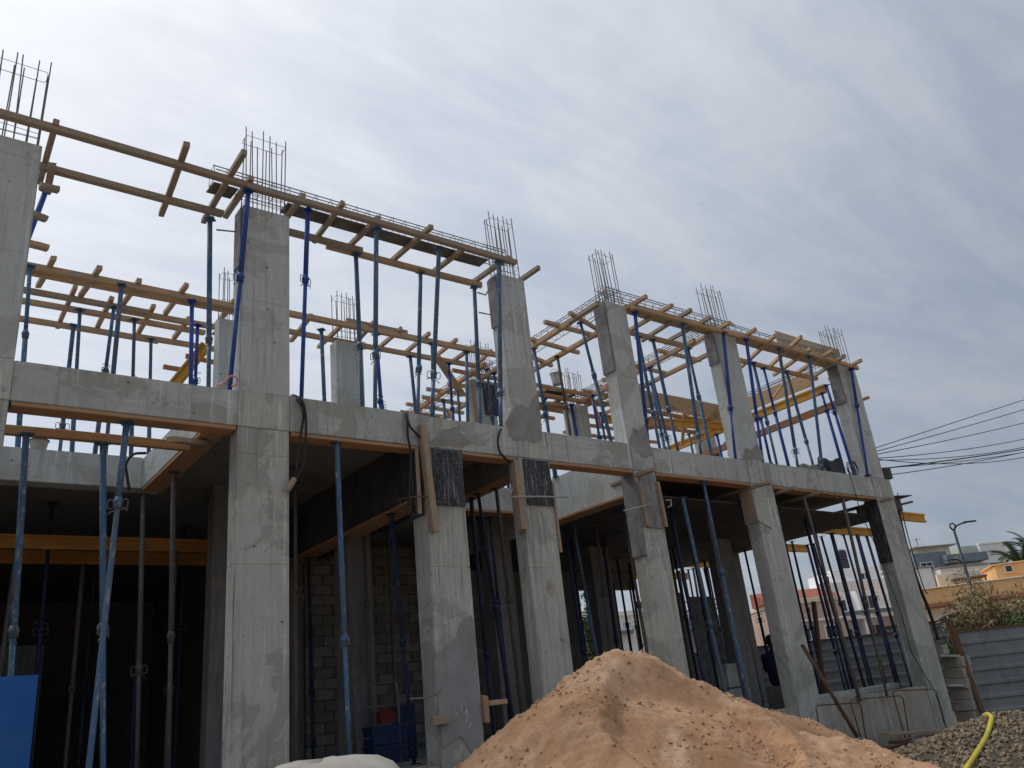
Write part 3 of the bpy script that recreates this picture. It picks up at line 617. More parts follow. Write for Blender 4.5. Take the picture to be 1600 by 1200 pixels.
# timbers that jut out from under the front beam
for p0, p1, lab in (((2.268, 8.750, 4.600), (2.919, 9.600, 4.873), 'short timber end jutting out under the front beam left of the second column'),
                    ((9.62, 8.62, 4.84), (9.62, 9.6, 4.84), 'timber jutting forward under the beam at the fifth column'),
                    ((12.62, 8.62, 4.85), (12.62, 9.9, 4.85), 'timber jutting forward under the beam at the sixth column'),
                    ((13.5, 8.72, 4.83), (13.5, 10.2, 4.83), 'timber jutting forward just right of the sixth column'),
                    ((14.5, 8.74, 4.83), (14.5, 10.2, 4.83), 'timber jutting forward midway between sixth and seventh columns'),
                    ((17.0, 8.72, 4.84), (17.0, 10.2, 4.84), 'timber jutting forward under the beam at the seventh column')):
    timb('timber_bearer', p0, p1, 0.10, 0.06, 'timber_spl', lab, 'timber', 'timbers jutting out under the front beam')
# ---- black film faced panels and battens still on the column heads
def panel(name, x0, x1, y0, y1, z0, z1, m, label, cat='formwork panel', rot=(0, 0, 0)):
    c = ((x0+x1)/2, (y0+y1)/2, (z0+z1)/2); V, F = rough_box(x0-c[0], x1-c[0], y0-c[1], y1-c[1], z0-c[2], z1-c[2], seg=0.25, jit=0.003, chip=0.012, bev=0.002, seed=nseed())
    o = obj(name, mesh(name, V, F, M[m]), None, c, rot); return tag(o, label, cat)
panel('formwork_board', 5.66, 6.17, 8.975, 8.998, 4.13, 4.91, 'blackply', 'black form panel on the head of the third lower column')
panel('formwork_board', 5.525, 5.547, 9.0, 9.34, 4.0, 4.9, 'blackply', 'black form panel on the left side of the third column head')
panel('formwork_board', 7.25, 7.74, 8.975, 8.998, 4.22, 4.905, 'blackply', 'black form panel with white drips on the fourth column head')
panel('formwork_board', 9.63, 9.98, 8.972, 8.998, 3.98, 4.90, 'paleply', 'streaked pale grey form panel on the fifth column head')
panel('formwork_board', 9.522, 9.545, 9.0, 9.3, 3.55, 4.88, 'greyply', 'grey form board on the left side of the fifth column head')
panel('formwork_board', 16.85, 16.876, 9.0, 9.3, 3.55, 4.88, 'blackply', 'black form board on the left side of the seventh column head')
panel('formwork_board', 12.55, 12.575, 9.0, 9.28, 4.2, 4.8, 'timber_spl', 'short board on the left side of the sixth column head')
panel('formwork_board', 9.49, 9.515, 9.02, 9.3, 6.7, 8.02, 'greyply', 'grey form board on the left side of the fifth upper column head')
panel('formwork_board', 7.12, 7.145, 9.02, 9.25, 7.1, 7.95, 'greyply', 'grey form board on the left side of the fourth upper column head')
panel('formwork_board', 3.045, 3.065, 9.02, 9.25, 7.1, 7.95, 'greyply', 'grey form board on the left side of the second upper column head')
panel('formwork_board', 12.42, 12.445, 9.02, 9.26, 7.35, 8.0, 'greyply', 'grey form board on the left side of the sixth upper column head')
panel('formwork_board', 16.72, 16.745, 9.02, 9.28, 7.1, 8.0, 'greyply', 'grey form board on the left side of the seventh upper column head')
panel('formwork_board', 17.455, 17.48, 9.02, 9.28, 7.15, 7.85, 'greyply', 'grey form board on the right side of the seventh upper column head')
panel('formwork_board', 9.5, 9.83, 12.82, 12.845, 7.2, 7.9, 'blackply', 'black form panel on the second row column behind the props')
panel('formwork_board', 17.05, 17.6, 13.37, 13.395, 6.2, 7.3, 'blackply', 'black form panel on the far rear column left of the sixth column foot')
timb('batten', (5.62, 8.93, 3.75), (5.53, 8.93, 5.2), 0.11, 0.09, 'timber_spl', 'thick splashed timber upright in front of the third column head', 'timber')
timb('batten', (5.46, 9.0, 4.0), (5.48, 9.02, 4.88), 0.05, 0.05, 'timber_spl', 'thin batten at the left edge of the third column head', 'timber')
timb('batten', (7.14, 9.03, 3.85), (7.13, 9.03, 4.86), 0.12, 0.10, 'timber_spl', 'timber upright at the left edge of the fourth column head', 'timber')
timb('batten', (7.775, 9.0, 3.55), (7.77, 9.0, 4.6), 0.05, 0.04, 'timber_spl', 'thin batten at the right edge of the fourth column head', 'timber')
timb('batten', (9.60, 8.95, 4.0), (9.58, 8.95, 4.72), 0.07, 0.05, 'timber_spl', 'short batten on the fifth column head panel, left', 'timber')
timb('batten', (10.03, 8.96, 4.0), (10.0, 8.96, 4.75), 0.09, 0.05, 'timber_spl', 'short rounded batten on the fifth column head panel, right', 'timber')
timb('batten', (5.43, 8.98, 1.50), (5.66, 8.98, 1.50), 0.10, 0.10, 'timber_spl', 'timber stub sticking out left of the third column near its foot', 'timber')
timb('batten', (6.22, 8.99, 1.42), (6.22, 8.99, 1.72), 0.09, 0.07, 'timber_or', 'short upright batten at the right edge of the third column near its foot', 'timber')
timb('batten', (6.27, 9.02, 1.63), (6.58, 9.05, 1.63), 0.10, 0.06, 'timber', 'short timber sticking out right of the third column near its foot', 'timber')
def rod(name, pts, r, m, label, cat='steel rod', n=6): return tag(MB().tube(pts, r, n).obj(name, M[m], None, smooth=True), label, cat)
rod('bent_rod', [(7.005, 9.000, 4.427), (6.887, 8.900, 4.347), (6.883, 8.860, 4.281), (7.051, 8.900, 4.302), (7.463, 8.930, 4.335), (7.992, 8.930, 4.358)], 0.014, 'white_cable', 'hooked pale rod across the fourth column below its black panel')
rod('bent_rod', [(9.083, 8.900, 4.203), (9.452, 8.900, 4.284), (9.762, 8.930, 4.361)], 0.012, 'white_cable', 'thin pale rod across the fifth column head')
rod('bent_rod', [(10.132, 8.950, 4.441), (10.202, 8.900, 4.444), (10.193, 8.900, 4.346), (10.126, 8.930, 4.318)], 0.012, 'white_cable', 'hooked rod end right of the fifth column head')
rod('bent_rod', [(12.400, 9.000, 4.316), (12.549, 8.950, 4.182), (12.803, 8.930, 4.071)], 0.01, 'rebar', 'thin bar slanting across the sixth column below its head')
rod('bent_rod', [(5.308, 9.000, 4.075), (5.183, 9.100, 4.194), (5.353, 8.900, 4.196), (5.527, 8.900, 4.207)], 0.012, 'rust', 'tie rod round the third column head')
rod('bent_rod', [(5.163, 9.000, 1.769), (5.366, 8.930, 1.763), (5.474, 8.930, 1.784), (5.569, 8.930, 1.841)], 0.01, 'rebar', 'thin bent wire round the third column near its foot')
for i, (a, b) in enumerate((((337, 359), (369, 362)), ((746, 457), (766, 460)), ((748, 488), (768, 491)))):
    pass
rod('form_clamp', [(2.767, 9.100, 7.567), (2.978, 9.000, 7.543), (2.983, 9.000, 7.707)], 0.012, 'rebar', 'steel clamp bar on the left of the second upper column head')
rod('form_clamp', [(6.803, 9.100, 7.606), (6.884, 9.000, 7.531), (6.958, 8.980, 7.663)], 0.012, 'rebar', 'upper steel clamp bar left of the fourth upper column head')
rod('form_clamp', [(6.791, 9.100, 7.257), (6.945, 9.000, 7.199), (6.972, 8.980, 7.351)], 0.012, 'rebar', 'lower steel clamp bar left of the fourth upper column head')
rod('form_clamp', [(9.175, 9.200, 7.566), (9.335, 9.000, 7.695), (9.568, 8.980, 7.887)], 0.010, 'rebar', 'bent steel clamp bar on the fifth upper column head')
# ---- hanging cables
def hang(name, pts, r, m, label, cat='cable'):
    out = []
    P = [Vector(p) for p in pts]
    for i in range(len(P)-1):
        a, b, c, d = P[max(i-1, 0)], P[i], P[i+1], P[min(i+2, len(P)-1)]
        for t in (0, .25, .5, .75):
            out.append(0.5*((2*b) + (c-a)*t + (2*a-5*b+4*c-d)*t*t + (3*b-a-3*c+d)*t**3))
    out.append(P[-1]); return rod(name, out, r, m, label, cat)
hang('hanging_cable', [(3.778, 9.150, 5.463), (3.802, 8.950, 5.309), (3.842, 8.930, 5.123), (3.790, 8.930, 4.787), (3.748, 8.930, 4.423), (3.700, 8.950, 4.268)], 0.016, 'cable', 'black cable hanging over the front beam right of the second column, left strand')
hang('hanging_cable', [(3.803, 9.150, 5.475), (3.836, 8.950, 5.331), (3.866, 8.910, 5.077), (3.854, 8.910, 4.707), (3.820, 8.910, 4.463), (3.716, 8.930, 4.287)], 0.016, 'cable', 'black cable hanging over the front beam right of the second column, right strand')
hang('cable_wrap', [(3.724, 8.930, 4.319), (3.668, 8.930, 4.222), (3.629, 8.950, 4.163)], 0.035, 'timber_spl', 'taped end of the cables hanging by the second column', 'cable end')
hang('hanging_cable', [(5.351, 9.150, 5.462), (5.320, 8.950, 5.334), (5.299, 8.930, 5.035), (5.331, 8.930, 4.772), (5.296, 8.950, 4.341), (5.291, 9.000, 4.099)], 0.018, 'cable', 'black cable hanging down past the third column head')
hang('hanging_cable', [(5.331, 9.000, 5.380), (5.337, 8.930, 5.174), (5.405, 8.920, 5.089), (5.497, 8.950, 5.027)], 0.016, 'cable', 'short cable looping behind the upright at the third column')
hang('hanging_cable', [(7.087, 9.150, 5.433), (6.853, 8.950, 5.271), (6.785, 8.930, 5.102), (6.810, 8.930, 4.932), (6.982, 8.950, 4.819)], 0.016, 'cable', 'black cable looping down the front beam left of the fourth column')
hang('hanging_cable', [(2.423, 10.500, 4.982), (2.296, 10.600, 4.983), (2.222, 10.600, 4.851), (2.238, 10.600, 4.728), (2.281, 10.600, 4.526)], 0.018, 'cable', 'black cable loop hanging at the cross beam in the left bay')
hang('hanging_cable', [(15.955, 8.950, 5.365), (15.993, 8.950, 5.021), (16.105, 9.000, 4.562), (16.304, 8.950, 3.626), (16.530, 8.950, 2.472), (16.555, 8.950, 1.730), (16.975, 8.930, 0.980), (16.953, 8.900, 0.393)], 0.008, 'cable', 'thin black wire hanging down the seventh column')

# ================================================================ rebar cages lying in the beam forms
STIR = {}
def cage(p0, p1, w, h, label, nb=3, step=0.2, lap=0.0):
    Mx, L = frame(p0, p1); e = empty('rebar_cage'); e.matrix_world = Mx; rnd = random.Random(int(L*100))
    for zz in (0.0, h):
        for i in range(2):
            y = (-w/2 if i == 0 else w/2)
            for q in range(2 if zz else 1):
                L2 = L + rnd.uniform(-.05, .05)
                obj('bar', MB().tube([(-L2/2, y, zz - q*0.05), (0, y + rnd.uniform(-.01, .01), zz - q*0.05 - 0.012), (L2/2, y, zz - q*0.05)], 0.008, 5).mesh('bar', M['rebar']), e)
    k = (w, h)
    if k not in STIR:
        STIR[k] = ring(w+.02, h+.02, 0.0045, 0.02).mesh('stirrup', M['rebar'])
    n = int(L/step)
    for i in range(n+1):
        obj('stirrup', STIR[k], e, (-L/2 + i*L/n + rnd.uniform(-.03, .03), 0, h/2), (R(90) + rnd.uniform(-.05, .05), rnd.uniform(-.06, .06), R(90) + rnd.uniform(-.08, .08)))
    return tag(e, label, 'rebar cage', 'rebar cages in the beam forms')
cage((2.72, 9.22, 8.34), (7.45, 9.2, 8.33), 0.20, 0.21, 'long rebar cage over the front timbers from second to fourth column')
cage((9.6, 9.13, 8.10), (13.2, 9.13, 8.11), 0.18, 0.24, 'rebar cage along the front between fifth and sixth columns')
cage((13.0, 9.13, 8.10), (16.9, 9.13, 8.10), 0.18, 0.22, 'rebar cage along the front right of the sixth column')
cage((9.78, 9.1, 8.10), (9.78, 12.9, 8.10), 0.18, 0.24, 'rebar cage running back from the fifth column')
cage((12.72, 9.3, 8.10), (12.72, 13.2, 8.10), 0.18, 0.22, 'rebar cage running back from the sixth column')
cage((9.55, 12.6, 8.10), (9.55, 16.6, 8.10), 0.18, 0.24, 'rebar cage running back behind the fourth column')
cage((10.3, 13.3, 8.10), (12.8, 13.3, 8.10), 0.18, 0.2, 'sagging rebar cage left of the small rear column')
cage((12.8, 13.25, 8.12), (17.3, 13.2, 8.10), 0.18, 0.2, 'rebar cage right of the small rear column')
cage((16.95, 9.6, 8.1), (16.95, 13.4, 8.1), 0.16, 0.2, 'rebar cage behind the plywood at the seventh column')

# ================================================================ steel props
PM = {}
def prop_parts(kind):
    if kind in PM: return PM[kind]
    m = M['prop_' + kind]
    d = {'outer': MB().tube([(0, 0, 0), (0, 0, 1)], 0.034, 10).mesh('outer_tube', m, True), 'inner': MB().tube([(0, 0, 0), (0, 0, 1)], 0.0275, 10).mesh('inner_tube', m, True),
         'collar': MB().lathe([(0.035, -.06), (0.044, -.055), (0.044, -.01), (0.050, -.005), (0.050, .02), (0.040, .025), (0.035, .06)], 12).mesh('collar', m, True),
         'plate': MB().box(-.065, .065, -.065, .065, 0, .008).mesh('plate', m),
         'handle': MB().tube([(0.03, 0, .03), (0.085, 0, .035), (0.098, 0, .02), (0.098, 0, -.05), (0.085, 0, -.065), (0.03, 0, -.06)], 0.006, 5).mesh('handle', M['steel'], True),
         'pin': MB().tube([(-.09, 0, 0), (-.10, 0, .02), (-.085, 0, .03), (.06, 0, 0), (.09, 0, -.03)], 0.006, 5).mesh('pin', M['steel'], True)}
    PM[kind] = d; return d
HOLE = None
def prop(top, base, kind, label, group, inv=False, frac=None, holes=False):
    top, base = Vector(top), Vector(base); d = top-base; L = d.length; rnd = random.Random(int(top.x*100+top.y*37))
    e = empty('steel_prop', base); e.rotation_euler = (d.to_track_quat('Z', 'Y') @ Matrix.Rotation(rnd.uniform(0, 6.28), 3, 'Z').to_quaternion()).to_euler()
    P = prop_parts(kind); fr = frac or rnd.uniform(0.52, 0.66); hc = L*(1-fr) if inv else L*fr
    obj('base_plate', P['plate'], e); obj('head_plate', P['plate'], e, (0, 0, L-.008))
    if inv:
        obj('inner_tube', P['inner'], e, (0, 0, 0), None, (1, 1, hc)); obj('outer_tube', P['outer'], e, (0, 0, hc-.03), None, (1, 1, L-hc+.022))
    else:
        obj('outer_tube', P['outer'], e, (0, 0, 0), None, (1, 1, hc)); obj('inner_tube', P['inner'], e, (0, 0, hc-.03), None, (1, 1, L-hc+.022))
    c = obj('collar', P['collar'], e, (0, 0, hc)); obj('handle', P['handle'], c); obj('handle', P['handle'], c, None, (0, 0, math.pi)); obj('pin', P['pin'], e, (0, 0, hc+.10 if not inv else hc-.1))
    if holes:
        for i in range(14):
            hb = MB().lathe([(0.006, 0.0), (0.006, 0.006)], 8)
            o = obj('pin_hole', PM.setdefault('hole', hb.mesh('pin_hole', M['cable'])), e, None)
            th = -e.rotation_euler.z; a = math.atan2(-e.location.y, -e.location.x) - e.rotation_euler.z
            rr = 0.0235 if inv else 0.030
            o.location = (rr*math.cos(a), rr*math.sin(a), 0.25 + i*0.10); o.rotation_euler = (0, R(90), a)
    return tag(e, label, 'steel prop', group)
cam_loc = Vector((0, 0, 1.6))
CN = {'n': 'shade-darkened blue', 'b': 'dark blue', 'g': 'faded blue', 'k': 'rusty grey'}
def row(items, text, group, inv=None):
    items = sorted(items, key=lambda t: (Vector(t[0])-cam_loc).dot(_R)/(Vector(t[0])-cam_loc).dot(_f))
    for k, it in enumerate(items):
        prop(it[0], it[1], it[2], text.format(CN[it[2]], ORD[k]), group, inv=(k % 3 == 1) if inv is None else inv, frac=it[3] if len(it) > 3 else None)
row([((0.943, 10.017, 8.130), (0.478, 10.017, 5.400), 'b'), ((2.870, 9.736, 8.130), (2.942, 9.736, 5.400), 'g'), ((3.091, 8.881, 8.130), (2.996, 9.125, 5.380), 'b', .45), ((3.933, 8.934, 8.130), (3.899, 9.124, 5.380), 'b', .38),
     ((5.017, 9.669, 8.120), (5.033, 9.669, 5.360), 'g'), ((4.961, 8.905, 8.120), (4.933, 9.123, 5.380), 'g', .7), ((6.166, 9.705, 8.120), (5.925, 9.705, 5.360), 'g'), ((6.042, 8.943, 8.120), (5.817, 9.124, 5.380), 'g', .75), ((7.221, 9.734, 8.120), (7.079, 9.734, 5.360), 'g'), ((7.11, 8.87, 8.12), (6.98, 9.08, 5.38), 'g', .8), ((3.76, 9.4, 8.12), (3.76, 9.4, 5.36), 'b')],
    '{} prop on the upper front left of fourth column, {} from left', 'upper front props left of the fourth column', True)
row([((1.057, 12.059, 8.130), (1.185, 12.059, 5.350), 'g'), ((2.282, 12.076, 8.130), (2.255, 12.076, 5.350), 'g'), ((2.346, 12.867, 8.130), (2.247, 12.867, 5.350), 'g'), ((3.350, 12.148, 8.130), (3.425, 12.148, 5.350), 'b'), ((3.690, 12.970, 8.130), (3.690, 12.970, 5.350), 'b'),
     ((1.912, 13.170, 8.130), (2.012, 13.170, 5.350), 'g'), ((1.929, 13.775, 8.130), (1.918, 13.775, 5.350), 'g'), ((2.726, 13.172, 8.130), (2.842, 13.172, 5.350), 'g'), ((3.154, 13.828, 8.130), (3.263, 13.828, 5.350), 'g'), ((4.066, 13.162, 8.130), (4.151, 13.162, 5.350), 'g'), ((4.05, 13.9, 7.3), (4.05, 13.9, 5.35), 'b')],
    '{} second row prop on the upper floor left of second column, {} from left', 'second row props of the left bay')
row([((5.627, 12.263, 8.120), (5.698, 12.263, 5.350), 'g'), ((6.951, 12.649, 8.120), (7.038, 12.649, 5.350), 'g'), ((7.675, 12.665, 8.120), (7.795, 12.665, 5.350), 'g'), ((7.756, 11.975, 8.120), (7.597, 11.975, 5.350), 'g'), ((8.568, 12.663, 8.120), (8.572, 12.663, 5.350), 'b'), ((8.588, 12.034, 8.120), (8.377, 12.034, 5.350), 'g'), ((9.479, 12.604, 8.120), (9.515, 12.604, 5.350), 'g'),
     ((5.0, 12.6, 8.12), (5.05, 12.6, 5.35), 'g'), ((6.6, 12.05, 8.12), (6.7, 12.1, 5.35), 'b')],
    '{} second row upper prop between second and fourth columns, {} from left', 'second row props of the second bay')
row([((9.440, 10.992, 7.910), (9.612, 10.992, 5.360), 'g'), ((10.122, 11.096, 7.910), (10.222, 11.096, 5.360), 'k'), ((9.519, 9.698, 7.910), (9.886, 9.698, 5.360), 'g'), ((12.257, 13.172, 7.910), (12.358, 13.172, 5.350), 'b'), ((13.344, 13.366, 7.910), (13.432, 13.366, 5.350), 'b'), ((9.273, 14.017, 7.910), (9.307, 14.017, 5.350), 'g'), ((9.1, 13.2, 7.91), (9.1, 13.2, 5.35), 'g'), ((9.95, 15.5, 7.91), (9.95, 15.5, 5.35), 'g'), ((11.4, 13.1, 7.91), (11.4, 13.1, 5.35), 'b'), ((9.42, 12.3, 7.9), (9.5, 12.3, 5.35), 'b')],
    '{} upper prop between fourth and fifth columns, {} from left', 'upper props between fourth and fifth columns')
row([((10.153, 8.928, 7.900), (10.136, 9.128, 5.380), 'b', .8), ((11.368, 9.664, 7.900), (11.536, 9.664, 5.360), 'g'), ((11.388, 8.908, 7.900), (11.479, 9.126, 5.380), 'g', .85), ((12.510, 8.846, 7.920), (12.442, 9.125, 5.380), 'b', .6), ((13.255, 8.870, 7.920), (13.272, 9.125, 5.380), 'b'), ((14.406, 9.596, 7.900), (14.431, 9.596, 5.360), 'g'),
     ((14.338, 8.872, 7.920), (14.400, 9.121, 5.380), 'g', .85), ((15.635, 9.623, 7.900), (15.815, 9.623, 5.360), 'g'), ((15.397, 8.847, 7.920), (15.255, 9.125, 5.380), 'g', .9), ((17.099, 8.901, 7.920), (16.695, 8.964, 5.380), 'b', .35)],
    '{} prop on the upper front right of the fifth column, {} from left', 'upper front props right of the fifth column', True)
row([((12.358, 10.725, 7.900), (12.598, 10.725, 5.360), 'g'), ((12.398, 9.673, 7.900), (12.494, 9.673, 5.360), 'g'), ((16.538, 9.434, 7.450), (16.645, 9.434, 5.360), 'b', .8), ((16.175, 9.077, 7.450), (16.376, 9.077, 5.360), 'b', .7), ((17.509, 9.628, 7.450), (17.633, 9.628, 5.360), 'b', .8), ((15.9, 12.9, 7.5), (16.0, 12.9, 5.35), 'g'), ((14.2, 12.9, 7.5), (14.2, 12.9, 5.35), 'g'), ((16.6, 11.2, 7.45), (16.6, 11.2, 5.35), 'b')],
    '{} upper prop set back behind the right front row, {} from left', 'set back upper props at the right end')
# ground floor
row([((0.995, 9.509, 4.760), (1.173, 9.509, 1.000), 'g'), ((1.758, 9.599, 4.760), (2.037, 9.599, 1.000), 'g'), ((1.889, 9.128, 4.870), (1.653, 8.636, 0.250), 'g', .2), ((2.761, 11.961, 4.850), (2.905, 11.961, 1.000), 'k'), ((2.863, 10.837, 4.870), (2.979, 10.837, 1.000), 'k'), ((0.75, 12.8, 4.32), (0.65, 12.8, 1.0), 'g'), ((1.45, 13.3, 4.32), (1.4, 13.3, 1.0), 'k'), ((3.6, 13.3, 4.32), (3.6, 13.3, 1.0), 'k'), ((2.5, 14.4, 4.32), (2.5, 14.4, 1.0), 'k')],
    '{} ground floor prop in the bay left of second column, {} from left', 'ground floor props of the left bay', True)
p = prop((4.340, 9.064, 4.870), (4.408, 9.064, 1.000), 'g', 'faded blue prop with pin holes standing in the bay right of the second column', 'ground floor props of the second bay', True, 0.62, True)
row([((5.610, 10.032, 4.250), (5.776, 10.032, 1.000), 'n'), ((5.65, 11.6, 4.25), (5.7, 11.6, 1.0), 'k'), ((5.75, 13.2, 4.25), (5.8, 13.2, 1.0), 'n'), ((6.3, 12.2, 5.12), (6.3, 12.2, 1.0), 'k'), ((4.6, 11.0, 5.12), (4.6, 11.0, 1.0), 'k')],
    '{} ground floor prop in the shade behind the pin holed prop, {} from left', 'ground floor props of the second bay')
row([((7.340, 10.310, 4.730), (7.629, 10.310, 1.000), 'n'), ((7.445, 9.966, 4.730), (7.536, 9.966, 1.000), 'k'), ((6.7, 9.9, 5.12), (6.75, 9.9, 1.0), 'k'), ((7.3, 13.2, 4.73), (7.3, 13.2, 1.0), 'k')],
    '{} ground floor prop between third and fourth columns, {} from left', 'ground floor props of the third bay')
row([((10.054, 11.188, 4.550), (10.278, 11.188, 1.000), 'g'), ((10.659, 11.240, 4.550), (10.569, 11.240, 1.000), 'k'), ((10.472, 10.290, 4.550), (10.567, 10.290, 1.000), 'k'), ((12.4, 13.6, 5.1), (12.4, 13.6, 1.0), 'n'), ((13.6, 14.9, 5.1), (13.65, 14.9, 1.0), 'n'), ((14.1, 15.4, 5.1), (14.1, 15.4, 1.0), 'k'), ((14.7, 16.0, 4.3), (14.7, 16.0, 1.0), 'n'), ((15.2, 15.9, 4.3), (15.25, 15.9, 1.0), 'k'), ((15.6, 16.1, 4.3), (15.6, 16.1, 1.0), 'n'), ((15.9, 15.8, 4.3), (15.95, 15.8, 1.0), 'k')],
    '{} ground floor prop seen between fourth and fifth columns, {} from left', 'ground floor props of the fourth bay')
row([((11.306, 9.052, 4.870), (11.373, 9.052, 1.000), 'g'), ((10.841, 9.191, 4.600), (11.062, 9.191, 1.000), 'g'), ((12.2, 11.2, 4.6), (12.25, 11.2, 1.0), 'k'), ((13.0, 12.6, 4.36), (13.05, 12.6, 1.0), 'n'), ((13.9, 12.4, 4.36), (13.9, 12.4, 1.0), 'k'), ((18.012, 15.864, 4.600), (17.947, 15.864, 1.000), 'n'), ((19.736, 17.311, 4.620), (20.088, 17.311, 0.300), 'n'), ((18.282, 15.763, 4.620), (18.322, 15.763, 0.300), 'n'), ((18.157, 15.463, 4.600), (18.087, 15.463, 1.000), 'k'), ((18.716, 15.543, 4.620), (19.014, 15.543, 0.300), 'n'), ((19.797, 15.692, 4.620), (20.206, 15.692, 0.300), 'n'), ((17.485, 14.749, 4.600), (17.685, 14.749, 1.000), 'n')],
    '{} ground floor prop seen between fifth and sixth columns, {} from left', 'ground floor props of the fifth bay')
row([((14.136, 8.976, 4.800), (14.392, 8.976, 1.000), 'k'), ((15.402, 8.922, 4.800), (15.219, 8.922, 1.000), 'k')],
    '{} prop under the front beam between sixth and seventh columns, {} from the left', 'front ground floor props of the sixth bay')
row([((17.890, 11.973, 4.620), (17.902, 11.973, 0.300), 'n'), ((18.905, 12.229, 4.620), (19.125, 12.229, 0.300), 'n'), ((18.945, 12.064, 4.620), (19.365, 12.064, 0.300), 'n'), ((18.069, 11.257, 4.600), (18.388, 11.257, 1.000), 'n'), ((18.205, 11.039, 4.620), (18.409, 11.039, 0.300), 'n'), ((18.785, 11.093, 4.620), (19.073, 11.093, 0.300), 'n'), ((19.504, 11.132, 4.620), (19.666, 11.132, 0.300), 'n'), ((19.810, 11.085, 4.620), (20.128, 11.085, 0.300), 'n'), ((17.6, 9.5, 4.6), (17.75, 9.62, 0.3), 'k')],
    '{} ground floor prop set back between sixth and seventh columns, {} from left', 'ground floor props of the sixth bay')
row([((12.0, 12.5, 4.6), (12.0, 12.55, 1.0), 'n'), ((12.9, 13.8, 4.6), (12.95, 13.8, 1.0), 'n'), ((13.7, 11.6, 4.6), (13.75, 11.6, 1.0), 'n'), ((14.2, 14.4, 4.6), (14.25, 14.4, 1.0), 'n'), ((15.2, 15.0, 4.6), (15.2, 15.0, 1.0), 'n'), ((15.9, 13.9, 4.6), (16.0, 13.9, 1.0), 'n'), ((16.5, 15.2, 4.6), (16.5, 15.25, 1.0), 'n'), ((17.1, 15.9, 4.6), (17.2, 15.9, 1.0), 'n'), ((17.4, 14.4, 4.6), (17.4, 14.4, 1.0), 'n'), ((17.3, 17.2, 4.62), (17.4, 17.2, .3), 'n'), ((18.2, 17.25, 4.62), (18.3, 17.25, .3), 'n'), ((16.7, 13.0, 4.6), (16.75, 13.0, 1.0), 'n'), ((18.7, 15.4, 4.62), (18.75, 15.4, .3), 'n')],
    '{} prop deep under the right hand deck, {} from left', 'props deep under the right deck')
row([((13.6, 9.9, 4.6), (13.7, 9.9, 1.0), 'k'), ((14.6, 10.4, 4.6), (14.65, 10.4, 1.0), 'n'), ((15.6, 10.0, 4.6), (15.75, 10.0, 1.0), 'n'), ((16.5, 10.4, 4.6), (16.6, 10.45, 1.0), 'n'), ((16.2, 11.5, 4.6), (16.25, 11.5, 1.0), 'n'), ((17.5, 11.9, 4.6), (17.6, 11.9, 0.3), 'n')],
    '{} prop close behind the sixth front bay, {} from left', 'props close behind the sixth bay')
row([((11.3, 9.9, 4.6), (11.4, 9.9, 1.0), 'n'), ((12.1, 9.75, 4.6), (12.2, 9.75, 1.0), 'k'), ((10.6, 10.2, 4.6), (10.65, 10.2, 1.0), 'n')],
    '{} prop close behind the fifth front bay, {} from left', 'props close behind the fifth bay')
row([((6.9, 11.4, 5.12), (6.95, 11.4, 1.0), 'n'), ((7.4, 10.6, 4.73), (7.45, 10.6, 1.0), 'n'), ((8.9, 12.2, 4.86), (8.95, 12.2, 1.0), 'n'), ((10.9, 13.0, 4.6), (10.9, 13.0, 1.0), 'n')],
    '{} prop in deep shade between third and fifth lower columns, {} from left', 'props in deep shade')
# red and white tape by the second upper column
M['tape'] = plain('tape', (0.55, 0.16, 0.14), (0.75, 0.45, 0.42), 14, 0.6, 0.1)
hang('barrier_tape', [(2.817, 9.100, 5.430), (2.920, 9.050, 5.475), (2.955, 8.980, 5.528), (3.028, 8.970, 5.519), (3.026, 8.980, 5.441), (2.980, 9.000, 5.409)], 0.012, 'tape', 'scrap of red and white tape tied at the foot of the second upper column', 'tape')
hang('red_rag', [(9.508, 9.300, 6.537), (9.520, 9.280, 6.460), (9.557, 9.300, 6.402)], 0.03, 'tape', 'small red rag hanging left of the fifth upper column', 'rag')
M['smear'] = plain('mortar_smear', (0.25, 0.245, 0.225), (0.36, 0.355, 0.33), 5, 0.92, 0.5, 0.3); M['damp'] = plain('damp_concrete', (0.25, 0.265, 0.26), (0.34, 0.355, 0.35), 2.5, 0.75, 0.3, 0.4)
def patch(pts, m, label, y0=8.9955, t=0.004, seed=1):
    rnd = random.Random(seed); P = []
    for k in range(len(pts)):
        a, b = Vector(pts[k]), Vector(pts[(k+1) % len(pts)]); n_ = max(2, int((b-a).length/0.03))
        for i in range(n_):
            q = a.lerp(b, i/n_); P.append((q.x + rnd.uniform(-.012, .012), q.z + rnd.uniform(-.012, .012)))
    n_ = len(P); V = [(x, y0-t, z) for x, z in P] + [(x, y0, z) for x, z in P]
    F = [tuple(range(n_))] + [(k, n_+k, n_+(k+1) % n_, (k+1) % n_) for k in range(n_)]
    c = Vector((P[0][0], y0, P[0][1])); o = obj('mortar_patch', mesh('mortar_patch', [(v[0]-c.x, v[1]-c.y, v[2]-c.z) for v in V], F, M[m]), BLD, c - BO); o['label'] = label
patch([(6.988, 9.000, 5.422), (7.160, 9.000, 5.665), (7.318, 9.000, 5.769), (7.481, 9.000, 5.708), (7.609, 9.000, 5.913), (7.696, 9.000, 5.989), (7.700, 9.000, 5.580), (7.693, 9.000, 5.280), (7.517, 9.000, 5.171), (7.317, 9.000, 5.210), (7.135, 9.000, 5.180)], 'smear', 'dark mortar smear at the foot of the fourth upper column', seed=2)
